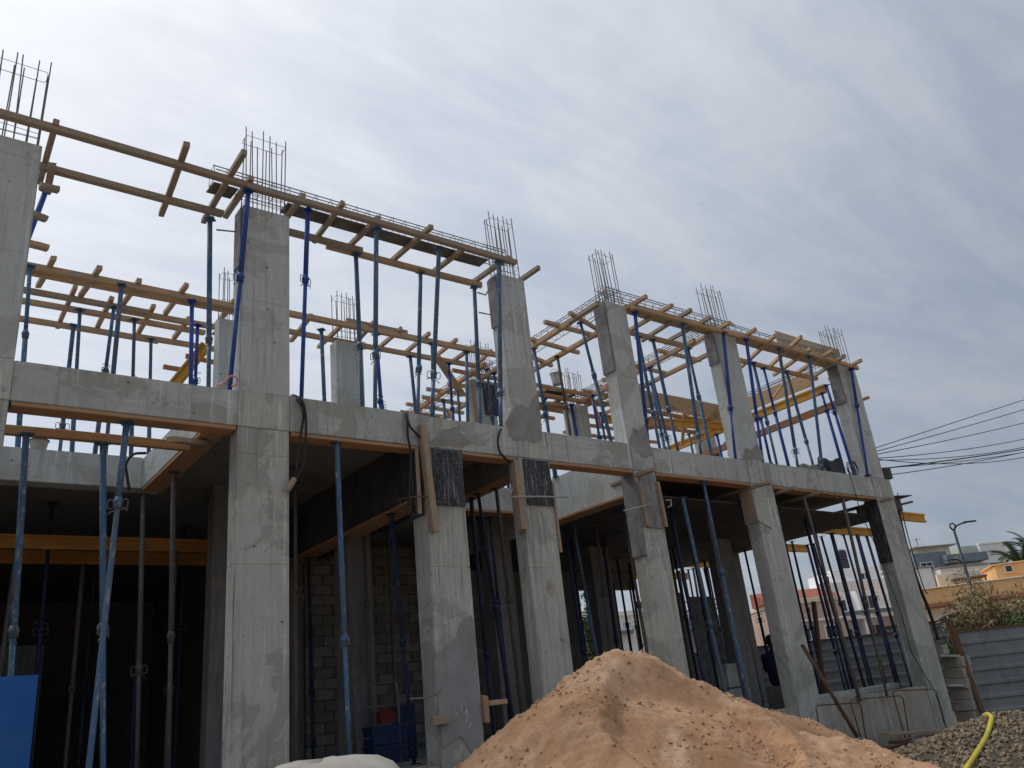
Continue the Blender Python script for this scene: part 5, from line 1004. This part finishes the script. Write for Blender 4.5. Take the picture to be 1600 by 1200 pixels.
# a worker sitting in the shade behind the sixth column
def person():
    e = empty('person', (13.87, 10.25, 1.0), (0, 0, R(200))); tag(e, 'person in dark blue clothes sitting in the shade left of the sixth column', 'person')
    skin = plain('dark_skin', (0.035, 0.02, 0.014), (0.05, 0.03, 0.02), 8, 0.6, 0.1); navy = plain('navy_cloth', (0.012, 0.013, 0.05), (0.03, 0.032, 0.10), 6, 0.95, 0.4); dark = plain('dark_cloth', (0.012, 0.012, 0.014), (0.03, 0.03, 0.032), 6, 0.95, 0.4)
    def skinned(name, verts, edges, m, root=0, parent=e, lev=2):
        me = bpy.data.meshes.new(name); me.from_pydata([v[:3] for v in verts], edges, []); o = obj(name, me, parent); me.materials.append(m)
        md = o.modifiers.new('skin', 'SKIN'); md.use_smooth_shade = True
        for i, v in enumerate(verts): me.skin_vertices[0].data[i].radius = v[3] if isinstance(v[3], tuple) else (v[3], v[3]); me.skin_vertices[0].data[i].use_root = (i == root)
        s = o.modifiers.new('sub', 'SUBSURF'); s.levels = s.render_levels = lev; return o
    # x forward of the sitter is -x (faces left); seat at 0.42
    V = [(0, 0, .50, (.13, .16)), (0, 0, .70, (.11, .15)), (-.02, 0, .92, (.11, .17)), (-.03, 0, 1.02, (.055, .06)), (-.04, 0, 1.09, .05),
         (-.02, .17, .95, .06), (-.08, .22, .72, .045), (-.28, .18, .62, .035), (-.02, -.17, .95, .06), (-.08, -.22, .72, .045), (-.28, -.18, .62, .035),
         (-.05, .09, .48, .085), (-.43, .12, .50, .06), (-.42, .12, .10, .042), (-.05, -.09, .48, .085), (-.43, -.12, .50, .06), (-.42, -.12, .10, .042)]
    E_ = [(0, 1), (1, 2), (2, 3), (3, 4), (2, 5), (5, 6), (6, 7), (2, 8), (8, 9), (9, 10), (0, 11), (11, 12), (12, 13), (0, 14), (14, 15), (15, 16)]
    skinned('body', V, E_, navy)
    hd = MB(); prof = []
    hv = []; hf = []; n, kk_ = 12, 16
    for i in range(n+1):
        t = math.pi*i/n
        for k in range(kk_):
            a = 2*math.pi*k/kk_; x, y, z = math.sin(t)*math.cos(a), math.sin(t)*math.sin(a), math.cos(t)
            r = 1.0
            if x < -0.5 and -.25 < z < .1 and abs(y) < .28: r = 1.12          # nose
            if x < -0.4 and z < -.3: r = .98
            hv.append((x*.098*r, y*.076*(1 - .18*max(0, -z)), z*.118))
    for i in range(n):
        for k in range(kk_): hf.append((i*kk_+k, (i+1)*kk_+k, (i+1)*kk_+(k+1) % kk_, i*kk_+(k+1) % kk_))
    h = obj('head', mesh('head', hv, hf, skin, True), e, (-.05, 0, 1.2), (0, R(-10), 0))
    MB().lathe([(0.082, 0.02), (0.088, 0.05), (0.075, 0.10), (0.04, 0.128), (0.005, 0.134)], 14, (0.012, 0, 0)).obj('hair', dark, h, smooth=True)
    for s in (-1, 1):
        MB().lathe([(.012, -.03), (.018, 0), (.012, .03)], 8, (0.01, s*.078, -.01)).obj('ear', skin, h); MB().lathe([(.004, -.006), (.009, 0), (.004, .006)], 8, (-.088, s*.032, .012)).obj('eye', dark, h)
        pv = [(-.28, s*.18, .62, .03), (-.34, s*.17, .60, (.032, .018)), (-.38, s*.165, .585, (.034, .014))]; pe_ = [(0, 1), (1, 2)]
        for q, (dy, L) in enumerate(((-.028, .065), (-.010, .075), (.009, .07), (.027, .055))):
            b_ = len(pv); pv += [(-.41, s*.165+dy, .578, .009), (-.41-L*.5, s*.165+dy, .565, .008), (-.41-L*.8, s*.165+dy, .54, .007)]; pe_ += [(2, b_), (b_, b_+1), (b_+1, b_+2)]
        b_ = len(pv); pv += [(-.36, s*.165-s*.04, .585, .010), (-.39, s*.165-s*.055, .57, .008)]; pe_ += [(1, b_), (b_, b_+1)]
        skinned('hand', pv, pe_, skin, 0, e, 1)
        skinned('shoe', [(-.42, s*.12, .10, .045), (-.44, s*.12, .045, .045), (-.52, s*.12, .035, (.042, .03)), (-.60, s*.12, .03, (.038, .026))], [(0, 1), (1, 2), (2, 3)], dark, 0, e, 1)
    st = panel('seat_block', 13.7, 14.1, 10.05, 10.45, 1.0, 1.40, 'conc_dark', 'concrete block under the person sitting in the shade', 'block')
person()

# ================================================================ corrugated site fence, posts, bushes
M['fence'] = plain('fence_sheet', (0.18, 0.20, 0.215), (0.27, 0.29, 0.30), 1.2, 0.5, 0.1, 0.45)
Fh = Vector((math.sin(YAW), math.cos(YAW), 0)); Rh = Vector((math.cos(YAW), -math.sin(YAW), 0))
def fence(s0, s1, d, z0, z1, label, rot=0.0, sheet_w=2.4):
    base = Fh*d + Rh*s0; e = empty('corrugated_fence', (base.x, base.y, z0), (0, 0, -YAW + rot)); L = s1-s0; n = max(1, round(L/sheet_w)); w = L/n; H = z1-z0
    prof = []; z = 0.0
    while z < H - 0.02:
        for dz, o_ in ((0, 0), (.17, 0), (.20, -.035), (.25, -.035)):
            if z+dz < H: prof.append((o_, z+dz))
        z += 0.28
    prof.append((0, H)); rnd = random.Random(int(d))
    for k in range(n):
        V = []; F = []; sl = rnd.uniform(-.02, .02)
        for x in (0, w*.5, w+.03):
            for (yy, zz) in prof: V.append((x, yy + 0.012*math.sin(x*3+k) + (k % 2)*0.004, zz + sl*x/w*0.5))
        m_ = len(prof)
        for i in range(2):
            for q in range(m_-1): F.append((i*m_+q, (i+1)*m_+q, (i+1)*m_+q+1, i*m_+q+1))
        o = obj('sheet', mesh('sheet', V, F, M['fence']), e, (k*w, 0, 0)); sm = o.modifiers.new('thick', 'SOLIDIFY'); sm.thickness = 0.004
        MB().box(-.035, .035, .02, .09, -.1, H+.02).obj('post', M['rust'], e, (k*w, 0, 0))
    MB().box(-.02, L+.02, -.045, .05, H+.001, H+.045).obj('top_rail', M['rust'], e)
    return tag(e, label, 'fence')
fence(9.02, 16.5, 19.0, 0.2, 2.05, 'blue grey corrugated metal fence at the right edge, bushes above')
fence(3.0, 9.55, 23.5, 0.2, 2.32, 'dark corrugated metal fence seen through the right bays')
fence(9.6, 11.6, 24.0, 0.2, 2.50, 'short corrugated fence section just behind the seventh column')
for k, (a, b) in enumerate((((1478, 968), (1502, 1040)), ((1488, 980), (1510, 1040)))):
    p0, p1 = ((18.776, 9.173, 2.356), (18.716, 9.093, 1.313)) if k == 0 else ((18.648, 9.019, 2.138), (18.590, 8.937, 1.268))
    p0, p1 = Vector(p0), Vector(p1); p1 = p0 + (p1-p0)*2.2
    timb('fence_post', p0, p1, 0.09, 0.06, 'rust', ('taller', 'shorter')[k] + ' rusty brown post at the left end of the right fence', 'post')
hang('cable_bundle', [(18.078, 9.220, 4.715), (18.012, 9.220, 3.962), (18.122, 9.240, 3.087), (18.256, 9.240, 2.540), (18.335, 9.260, 1.939)], 0.035, 'cable', 'dark cable bundle running down the right side of the seventh column', 'cable')
hang('cable_bundle', [(18.417, 9.300, 5.201), (18.352, 9.300, 4.017), (18.522, 9.350, 3.035), (18.544, 9.300, 2.943)], 0.012, 'cable', 'thin loose cable beside the bundle on the seventh column', 'cable')
# foliage
def leaf_mat(name, a, b):
    n = NT(name); n.oc(); c = n.mix(n.ramp(n.noise(1.5, 5), (0.35, 0.0), (0.65, 1.0)), a, b); c = n.mix(n.ramp(n.noise(14, 3), (0.4, 0.0), (0.7, 0.6)), c, tuple(v*.55 for v in a))
    m = n.done(c, 0.7, spec=0.2); n.b.inputs['Subsurface Weight'].default_value = 0.0; return m
M['leaf'] = leaf_mat('leaf_green', (0.07, 0.11, 0.04), (0.14, 0.19, 0.075)); M['leaf_dry'] = leaf_mat('leaf_dry', (0.26, 0.19, 0.10), (0.44, 0.35, 0.20)); M['palm'] = leaf_mat('palm_leaf', (0.04, 0.075, 0.045), (0.085, 0.13, 0.07))
M['bark'] = plain('bark', (0.10, 0.075, 0.05), (0.2, 0.16, 0.12), 6, 0.95, 0.6)
def bush(name, c, rx, ry, h, nleaf, m, label, seed, cat='bush', leaf=0.07, up=0.0, stems=9):
    rnd = random.Random(seed); e = empty(name, c); mb = MB(); st = MB(); tips = []
    for k in range(stems):
        a = rnd.uniform(0, 6.28); rr = rnd.random()**.5; tip = Vector((rx*rr*math.cos(a), ry*rr*math.sin(a), h*rnd.uniform(.6, 1.0)*(1-.3*rr))); mid = tip*0.5 + Vector((rnd.uniform(-.1, .1), rnd.uniform(-.1, .1), .1*h))
        st.tube([(tip.x*.3, tip.y*.3, 0), mid, tip], 0.02, 4, r1=.006); tips.append((mid, tip))
    for k in range(nleaf):
        mid, tip = rnd.choice(tips); t = rnd.random()**.7; q = mid.lerp(tip, t) + Vector((rnd.gauss(0, rx*.16), rnd.gauss(0, ry*.16), rnd.gauss(0, h*.10)))
        if q.z < .03: continue
        d = Vector((rnd.gauss(0, 1), rnd.gauss(0, 1), rnd.gauss(up, .7))).normalized(); s = d.orthogonal().normalized(); s = (Matrix.Rotation(rnd.uniform(0, 6.28), 3, d) @ s); L = leaf*rnd.uniform(.6, 1.5); wd = L*rnd.uniform(.22, .4) if not up else L*.10
        nrm = d.cross(s)
        mb.add([q, q + d*L*.5 + s*wd + nrm*L*.06, q + d*L - nrm*L*.1, q + d*L*.5 - s*wd + nrm*L*.06], [(0, 1, 2, 3)])
    mb.obj('foliage', M[m], e); st.obj('stem', M['bark'], e); return tag(e, label, cat, 'bushes behind the right fence')
def DP(s, d, z): p = Fh*d + Rh*s; return (p.x, p.y, z)
bush('dry_bush', DP(10.65, 21.0, 0.2), 0.7, .7, 3.0, 5200, 'leaf_dry', 'dry brown bush behind the right fence, nearest the seventh column', 1, leaf=.15, up=.9, stems=26)
bush('dry_bush', DP(11.3, 22.0, 0.2), 0.8, .8, 3.25, 5200, 'leaf_dry', 'taller dry brown bush behind the right fence, in the middle', 2, leaf=.16, up=.9, stems=26)
bush('dry_bush', DP(13.0, 22.4, 0.2), 0.8, .8, 3.1, 4600, 'leaf_dry', 'dry brown bush behind the fence at the right edge', 12, leaf=.16, up=.9, stems=22)
bush('green_bush', DP(9.9, 20.6, 0.2), 0.5, .5, 2.2, 2600, 'leaf', 'low green bush right of the seventh column above the fence', 3, leaf=.085, stems=14)
bush('green_bush', DP(11.3, 20.6, 0.2), 0.9, .9, 2.35, 4200, 'leaf', 'green bush above the right fence, below the dry stalks', 4, leaf=.085, stems=18)
bush('green_bush', DP(12.4, 21.0, 0.2), 0.9, .9, 2.6, 4800, 'leaf', 'green leafy bush above the fence at the right edge', 5, leaf=.085, stems=18)
b_ = bush('green_bush', DP(1.75, 30.0, 0.2), 0.6, .6, 4.4, 4200, 'leaf', 'green shrub seen through the far opening left of the fifth column', 6, leaf=.15, stems=16)
# palm trees
def palm(c, hz, label, seed, fr=30, L=2.3):
    rnd = random.Random(seed); e = empty('palm_tree', c); pts = [(0.05*math.sin(i*.5), 0, hz*i/8) for i in range(9)]; MB().tube(pts, .2, 10, r1=.15).obj('trunk', M['bark'], e, smooth=True)
    for k in range(fr):
        a = k*2.399 + rnd.uniform(-.2, .2); el = R(rnd.uniform(5, 75)); mb = MB(); prev = None; d = Vector((math.cos(a)*math.cos(el), math.sin(a)*math.cos(el), math.sin(el))); p = Vector((pts[-1][0], 0, hz)); side = Vector((-math.sin(a), math.cos(a), 0)); spine = [p.copy()]; L_ = L*rnd.uniform(.85, 1.1)
        for i in range(14):
            p = p + d*L_/14; d = (d + Vector((0, 0, -.055 - .02*i*.4))).normalized(); spine.append(p.copy())
            if i > 1:
                for s in (-1, 1):
                    ll = .42*L_*.42*math.sin(math.pi*min(1, (i+1)/15))**.6; q = p + d*ll*.75 + side*s*ll*.75 + Vector((0, 0, ll*.25)); w_ = d*.06
                    mb.add([p - w_, p + w_, q], [(0, 1, 2)]); mb.add([p - w_ + d*L_/28, p + w_ + d*L_/28, q + d*L_/28], [(0, 1, 2)])
        mb.tube(spine, .02, 4, r1=.005); mb.obj('frond', M['palm'], e)
    return tag(e, label, 'palm tree', 'palm trees behind the orange building')
palm(DP(28.9, 50.0, 0.2), 5.6, 'palm tree rising behind the orange building, left one', 1, 46, 2.2)
palm(DP(30.8, 51.0, 0.2), 5.9, 'palm tree rising behind the orange building at the right edge', 2, 46, 2.4)

# ================================================================ street lamp and cables
M['lamp'] = plain('lamp_steel', (0.03, 0.036, 0.045), (0.055, 0.06, 0.07), 3, 0.5, 0.05)
lp = empty('street_lamp', DP(17.85, 35.0, 0.2), (0, 0, -YAW)); tag(lp, 'grey street lamp with two arms behind the bushes', 'street lamp')
MB().lathe([(.13, 0), (.13, .5), (.085, .55), (.05, 6.3)], 10).obj('pole', M['lamp'], lp, smooth=True)
a_ = MB(); a_.tube([(0, 0, 6.25), (-.12, 0, 6.42), (-.10, 0, 6.55), (.02, 0, 6.58), (.12, 0, 6.48), (.05, 0, 6.36), (0, 0, 6.25)], .035, 6); a_.tube([(.02, 0, 6.3), (.15, 0, 6.45), (.35, 0, 6.52), (.75, 0, 6.58)], .035, 6); a_.obj('arm', M['lamp'], lp, smooth=True)
MB().box(.5, 1.0, -.08, .08, 6.545, 6.60).obj('lamp_head', M['lamp'], lp)
MB().tube([(0, 0, 4.85), (-.15, 0, 5.05), (-.30, 0, 5.09)], .03, 6).obj('arm', M['lamp'], lp, smooth=True); MB().box(-.68, -.28, -.07, .07, 5.07, 5.115).obj('lamp_head', M['lamp'], lp)
# overhead cables from the building corner to a pole outside the picture
PX = 33.0
up_ = empty('utility_pole', (PX, 8.6, 0.2)); MB().lathe([(.17, 0), (.11, 10.6)], 10).obj('pole', M['bark'], up_, smooth=True); MB().box(-.06, .06, -1.0, 1.0, 9.9, 10.05).obj('crossarm', M['bark'], up_)
tag(up_, 'utility pole carrying the overhead cables, to the right outside the picture', 'pole')
ends = [(6.17, 10.15, 8.3, .0), (6.10, 9.8, 8.45, .05), (6.05, 9.25, 8.6, .10), (5.98, 8.75, 8.8, .25), (5.95, 8.55, 9.0, .35), (6.0, 8.35, 9.1, .55), (5.75, 8.2, 9.2, .20), (5.72, 8.15, 8.7, .1), (5.55, 8.25, 8.9, .15)]
for k, (z0, z1, y1, sag) in enumerate(ends):
    pts = []
    for i in range(25):
        t = i/24; pts.append((17.72 + (PX-17.72)*t, 9.4 + (y1-9.4)*t, z0 + (z1-z0)*t - 4*sag*t*(1-t)))
    rod('overhead_cable', pts, 0.010 if k != 7 else 0.016, 'cable', f'overhead cable fanning out right of the seventh column, {ORD[k]} from the top', 'cable', 5)['group'] = 'overhead cables'

# ================================================================ buildings beyond the site
M['white'] = plain('white_render', (0.80, 0.80, 0.79), (0.88, 0.88, 0.87), 0.8, 0.9, 0.1, 0.25); M['cream'] = plain('cream_render', (0.70, 0.61, 0.47), (0.80, 0.71, 0.56), 0.8, 0.9, 0.1, 0.25)
M['orange'] = plain('orange_render', (0.74, 0.46, 0.21), (0.82, 0.54, 0.27), 0.7, 0.9, 0.1, 0.25); M['pinkw'] = plain('pink_render', (0.50, 0.37, 0.29), (0.58, 0.45, 0.36), 0.8, 0.9, 0.1, 0.35)
M['teal'] = plain('grey_teal_render', (0.16, 0.21, 0.24), (0.22, 0.27, 0.30), 0.8, 0.85, 0.1, 0.2); M['greenw'] = plain('pale_green_render', (0.46, 0.50, 0.44), (0.54, 0.58, 0.51), 0.8, 0.9, 0.1, 0.2)
M['redtile'] = plain('red_tiles', (0.26, 0.08, 0.05), (0.38, 0.14, 0.09), 3, 0.85, 0.3); M['glass'] = plain('dark_glass', (0.03, 0.045, 0.055), (0.07, 0.09, 0.10), 0.8, 0.12, 0.02); M['concwall'] = plain('grey_render', (0.30, 0.28, 0.25), (0.38, 0.36, 0.32), 0.8, 0.95, 0.2, 0.35); M['redtrim'] = plain('red_trim', (0.36, 0.15, 0.09), (0.42, 0.19, 0.12), 2, 0.9, 0.1); M['tankbl'] = plain('black_tank', (0.03, 0.035, 0.06), (0.06, 0.065, 0.1), 2, 0.6, 0.05)
class Bldg:
    def __init__(s, name, s0, d, label, rot=0.0): s.e = empty(name, DP(s0, d, 0.2), (0, 0, -YAW + rot)); tag(s.e, label, 'building')
    def box(s, name, x0, x1, y0, y1, z0, z1, m, lab=None):
        o = MB().box(x0, x1, y0, y1, z0-.2, z1-.2).obj(name, M[m], s.e)
        bv = o.modifiers.new('b', 'BEVEL'); bv.width = 0.02; bv.segments = 1
        return o
    def window(s, x0, x1, y, z0, z1, frame='white', mull=1):
        """frame, recessed pane and sill on the face at depth y"""
        t = .06; mb = MB(); Z0, Z1 = z0-.2, z1-.2
        mb.box(x0-t, x0, y-.05, y+.02, Z0, Z1); mb.box(x1, x1+t, y-.05, y+.02, Z0, Z1); mb.box(x0-t, x1+t, y-.05, y+.02, Z1, Z1+t); mb.box(x0-t-.04, x1+t+.04, y-.10, y+.02, Z0-t, Z0)
        for k in range(mull): xm = x0 + (x1-x0)*(k+1)/(mull+1); mb.box(xm-.02, xm+.02, y-.03, y+.01, Z0, Z1)
        w = mb.obj('window', M[frame], s.e); MB().box(x0, x1, y-.012, y-.004, Z0, Z1).obj('pane', M['glass'], w); return w
    def arch(s, x0, x1, y, z0, z1, m='glass'):
        pts = [(x0, z0-.2), (x1, z0-.2)]; r = (x1-x0)/2; zc = z1-.2-r*.6
        for k in range(11): a = math.pi*k/10; pts.append(((x0+x1)/2 + r*math.cos(a), zc + r*.6*math.sin(a)))
        n_ = len(pts); V = [(p[0], y-.03, p[1]) for p in pts] + [(p[0], y-.004, p[1]) for p in pts]
        F = [tuple(range(n_))] + [(k, (k+1) % n_, n_+(k+1) % n_, n_+k) for k in range(n_)]
        o = obj('archway', mesh('archway', V, F, M[m]), s.e)
        pp = pts[1:] + [pts[0]]; MB().tube([(p[0], y-.02, p[1]) for p in pp], .07, 5).obj('arch_trim', M['cream'], o); return o
# orange building with arches, nearer on its right
b = Bldg('orange_building', 20.3, 46, 'low orange building with arches behind the bushes at the right', -0.3)
b.box('wall', 0, 16, 0, 9, 0.2, 4.05, 'cream'); b.box('cornice', -.25, 16.2, -.45, 9.2, 4.06, 4.26, 'redtrim'); b.box('parapet', -.12, 16.1, -.25, 9.1, 4.262, 5.0, 'orange'); b.box('coping', -.2, 16.2, -.33, .1, 5.002, 5.08, 'cream')
b.box('upper_storey', 4.4, 16, .9, 8, 4.7, 5.85, 'orange'); b.box('roof_coping', 4.3, 16.1, .8, 8.1, 5.852, 5.93, 'orange'); b.window(4.9, 5.2, .9, 5.45, 5.75, 'cream', 0); b.window(6.6, 7.1, .9, 5.4, 5.8, 'cream', 0)
for x in (.7, 3.0, 5.6): b.arch(x, x+1.7, 0, 0.8, 3.7)
b.box('roof_wall', 1.6, 3.8, 1.5, 2, 5.0, 5.85, 'cream'); b.box('pergola', 2.2, 3.9, .6, 1.4, 5.35, 5.46, 'bark'); b.box('pergola_post', 2.25, 2.33, .65, .73, 4.9, 5.35, 'bark'); b.box('pergola_post', 3.75, 3.83, .65, .73, 4.9, 5.35, 'bark')
b = Bldg('white_house', 25.5, 60, 'plain white low walls between the seventh column and the street lamp', 0.1)
b.box('wall', 0, 2.9, 0, 5, 0.2, 7.6, 'white'); b.box('wall', 3.0, 6.6, -.8, 4, 0.2, 7.35, 'white'); b.box('coping', -.1, 3.0, -.1, 5.1, 7.605, 7.72, 'concwall'); b.box('coping', 2.95, 6.7, -.9, 4.1, 7.355, 7.46, 'concwall'); b.window(3.6, 4.6, -.8, 5.2, 6.2)
b = Bldg('teal_house', 34.0, 75, 'grey teal and pale green house with a low hipped roof, left of the street lamp', 0.12)
b.box('wall', 0, 3.2, 0, 6, 0.2, 10.4, 'teal'); b.box('wall', 3.2, 6.4, .3, 6, 0.2, 9.9, 'greenw'); b.box('balcony', 2.6, 6.5, -.8, .3, 9.2, 9.95, 'teal'); b.box('upper_storey', 1.4, 4.6, 1.5, 5, 10.0, 11.1, 'cream'); b.box('wall', -1.0, 0, .5, 6, 0.2, 9.6, 'cream')
V = [(.9, 1.0, 10.9), (5.1, 1.0, 10.9), (5.1, 5.5, 10.9), (.9, 5.5, 10.9), (2.2, 3.2, 11.25), (4.2, 3.2, 11.25), (.9, 1.0, 10.8), (5.1, 1.0, 10.8), (5.1, 5.5, 10.8), (.9, 5.5, 10.8)]
obj('roof', mesh('roof', V, [(0, 1, 5, 4), (1, 2, 5), (2, 3, 4, 5), (3, 0, 4), (6, 7, 1, 0), (7, 8, 2, 1), (8, 9, 3, 2), (9, 6, 0, 3), (6, 9, 8, 7)], M['concwall']), b.e)
b.window(.5, 1.6, 0, 8.9, 9.5); b.window(3.5, 4.3, .3, 8.3, 9.1); b.window(5.0, 5.9, .3, 8.3, 9.1); b.box('garden_wall', -1.5, 9, -2.5, -2.2, 0.2, 8.0, 'concwall'); MB().tube([(2.6, 3, 11.0), (2.6, 3, 12.0)], .03, 4).obj('aerial', M['lamp'], b.e); MB().tube([(2.2, 3, 11.8), (3.0, 3, 11.9)], .02, 4).obj('aerial', M['lamp'], b.e)
b = Bldg('white_block', 40.2, 78, 'tall plain white block right of the street lamp', 0.15)
b.box('wall', 0, 1.6, .4, 6, 0.2, 11.0, 'greenw'); b.box('wall', 1.6, 4.2, 0, 6, 0.2, 10.9, 'white'); b.box('wall', 4.2, 6.0, 2, 6, 0.2, 10.2, 'white'); b.box('parapet', 1.55, 4.25, -.05, .2, 10.902, 11.1, 'white'); b.window(2.1, 2.9, 0, 8.4, 9.2); b.window(.3, 1.2, .4, 9.0, 10.0); b.window(2.1, 2.9, 0, 6.3, 7.2)
b = Bldg('grey_house', 46.5, 82, 'small pale house left of the palm trees', 0.1)
b.box('wall', 0, 4.5, 0, 5, 0.2, 9.6, 'white'); b.box('parapet', -.05, 4.55, -.05, .2, 9.602, 9.8, 'concwall'); b.window(1.0, 1.9, 0, 7.6, 8.6); b.window(2.6, 3.5, 0, 7.6, 8.6)
MB().lathe([(.5, 0), (.55, .1), (.55, .8), (.4, 1.0), (.15, 1.05)], 14, (1.0, 2, 9.4)).obj('water_tank', M['tankbl'], b.e)
# white building with balconies seen between the sixth and seventh columns
b = Bldg('balcony_building', 16.9, 50, 'white building with balconies seen between the sixth and seventh columns', 0.06)
b.box('wall', 0, 6, 1.2, 8, 0.2, 6.2, 'white'); b.box('roof_storey', 1.6, 4.6, 1.8, 6, 6.0, 7.25, 'white'); b.box('parapet', -.05, 6.05, .2, .4, 5.75, 6.35, 'white')
for z in (2.6, 4.3):
    b.box('balcony_floor', 0, 6, .2, 1.2, z-.18, z, 'white'); b.box('balcony_front', 0, 6, .1, .2, z-.18, z+.35, 'white'); b.box('balcony_rail', .5, 5.6, .04, .096, z+.08, z+.30, 'teal'); b.window(.9, 1.7, 1.2, z+.1, z+1.05); b.window(2.6, 3.6, 1.2, z+.05, z+1.15); b.window(4.4, 5.2, 1.2, z+.1, z+1.05)
for x in (0, 2.1, 5.75): b.box('pier', x, x+.25, .2, 1.2, 0.2, 5.75, 'white')
b.window(3.3, 3.8, 1.8, 6.35, 6.85); b.box('tank_stand', 2.6, 3.1, 2.5, 3, 7.25, 7.9, 'lamp'); MB().lathe([(.28, 0), (.32, .05), (.32, .5), (.2, .6), (.08, .62)], 14, (2.85, 2.75, 7.72)).obj('water_tank', M['tankbl'], b.e)
b = Bldg('pink_building', 12.6, 45, 'weathered pinkish building with red tiles right of the sixth column', 0.1)
b.box('wall', 0, 3.6, 0, 6, 0.2, 4.95, 'pinkw'); b.box('band', -.05, 3.65, -.08, .1, 4.0, 4.12, 'white'); b.box('parapet', -.05, 3.65, -.06, 6, 4.952, 5.2, 'cream'); b.window(1.2, 1.9, 0, 3.1, 3.7); b.window(2.4, 3.1, 0, 3.1, 3.7)
obj('roof', mesh('roof', [(-.2, .2, 5.0), (3.8, .2, 5.0), (3.8, 3, 5.75), (-.2, 3, 5.75), (-.2, 3, 4.95), (3.8, 3, 4.95)], [(0, 1, 2, 3), (3, 2, 5, 4), (0, 3, 4), (1, 5, 2), (0, 4, 5, 1)], M['redtile']), b.e)
b = Bldg('steel_roof_building', 5.9, 42, 'grey building with a steel roof frame seen between fifth and sixth columns', 0.05)
b.box('wall', 0, 3.9, 1.0, 7, 0.2, 4.7, 'concwall'); b.box('canopy', 1.3, 4.3, -.8, 1.0, 4.05, 4.4, 'teal'); b.box('wall', -1.5, 0, 1.2, 7, 0.2, 5.2, 'white')
for x in (0.1, 1.3, 2.5, 3.7): MB().tube([(x, 1.2, 4.5), (x, 1.2, 5.3)], .045, 5).obj('roof_post', M['steel'], b.e)
for z in (4.85, 5.3): MB().tube([(0, 1.2, z), (3.9, 1.2, z)], .04, 5).obj('roof_rail', M['steel'], b.e)
for x in (0.1, 1.3, 2.5): MB().tube([(x, 1.2, 4.5), (x+1.2, 1.2, 5.3)], .03, 5).obj('roof_brace', M['steel'], b.e)
b.window(.5, 1.2, 1.0, 3.2, 4.0)
b = Bldg('small_orange_house', 9.3, 52, 'small orange house seen low between fifth and sixth columns', 0.1)
b.box('wall', 0, 3.4, 0, 5, 0.2, 4.7, 'orange'); b.box('coping', -.08, 3.48, -.08, 5.1, 4.705, 4.85, 'cream'); b.window(.6, 1.2, 0, 3.2, 3.9); b.window(2.0, 2.6, 0, 3.2, 3.9)
b = Bldg('pale_house', 0.6, 42, 'pale house front seen through the far opening left of the fifth column', 0.0)
b.box('wall', 0, 4.5, 0, 5, 0.2, 5.3, 'white'); b.box('canopy', .5, 4.0, -.6, 0, 4.2, 4.35, 'teal'); b.window(1.2, 2.0, 0, 4.45, 5.0); b.window(2.6, 3.4, 0, 2.6, 3.7); b.box('band', -.03, 4.53, -.05, .1, 5.0, 5.12, 'cream')
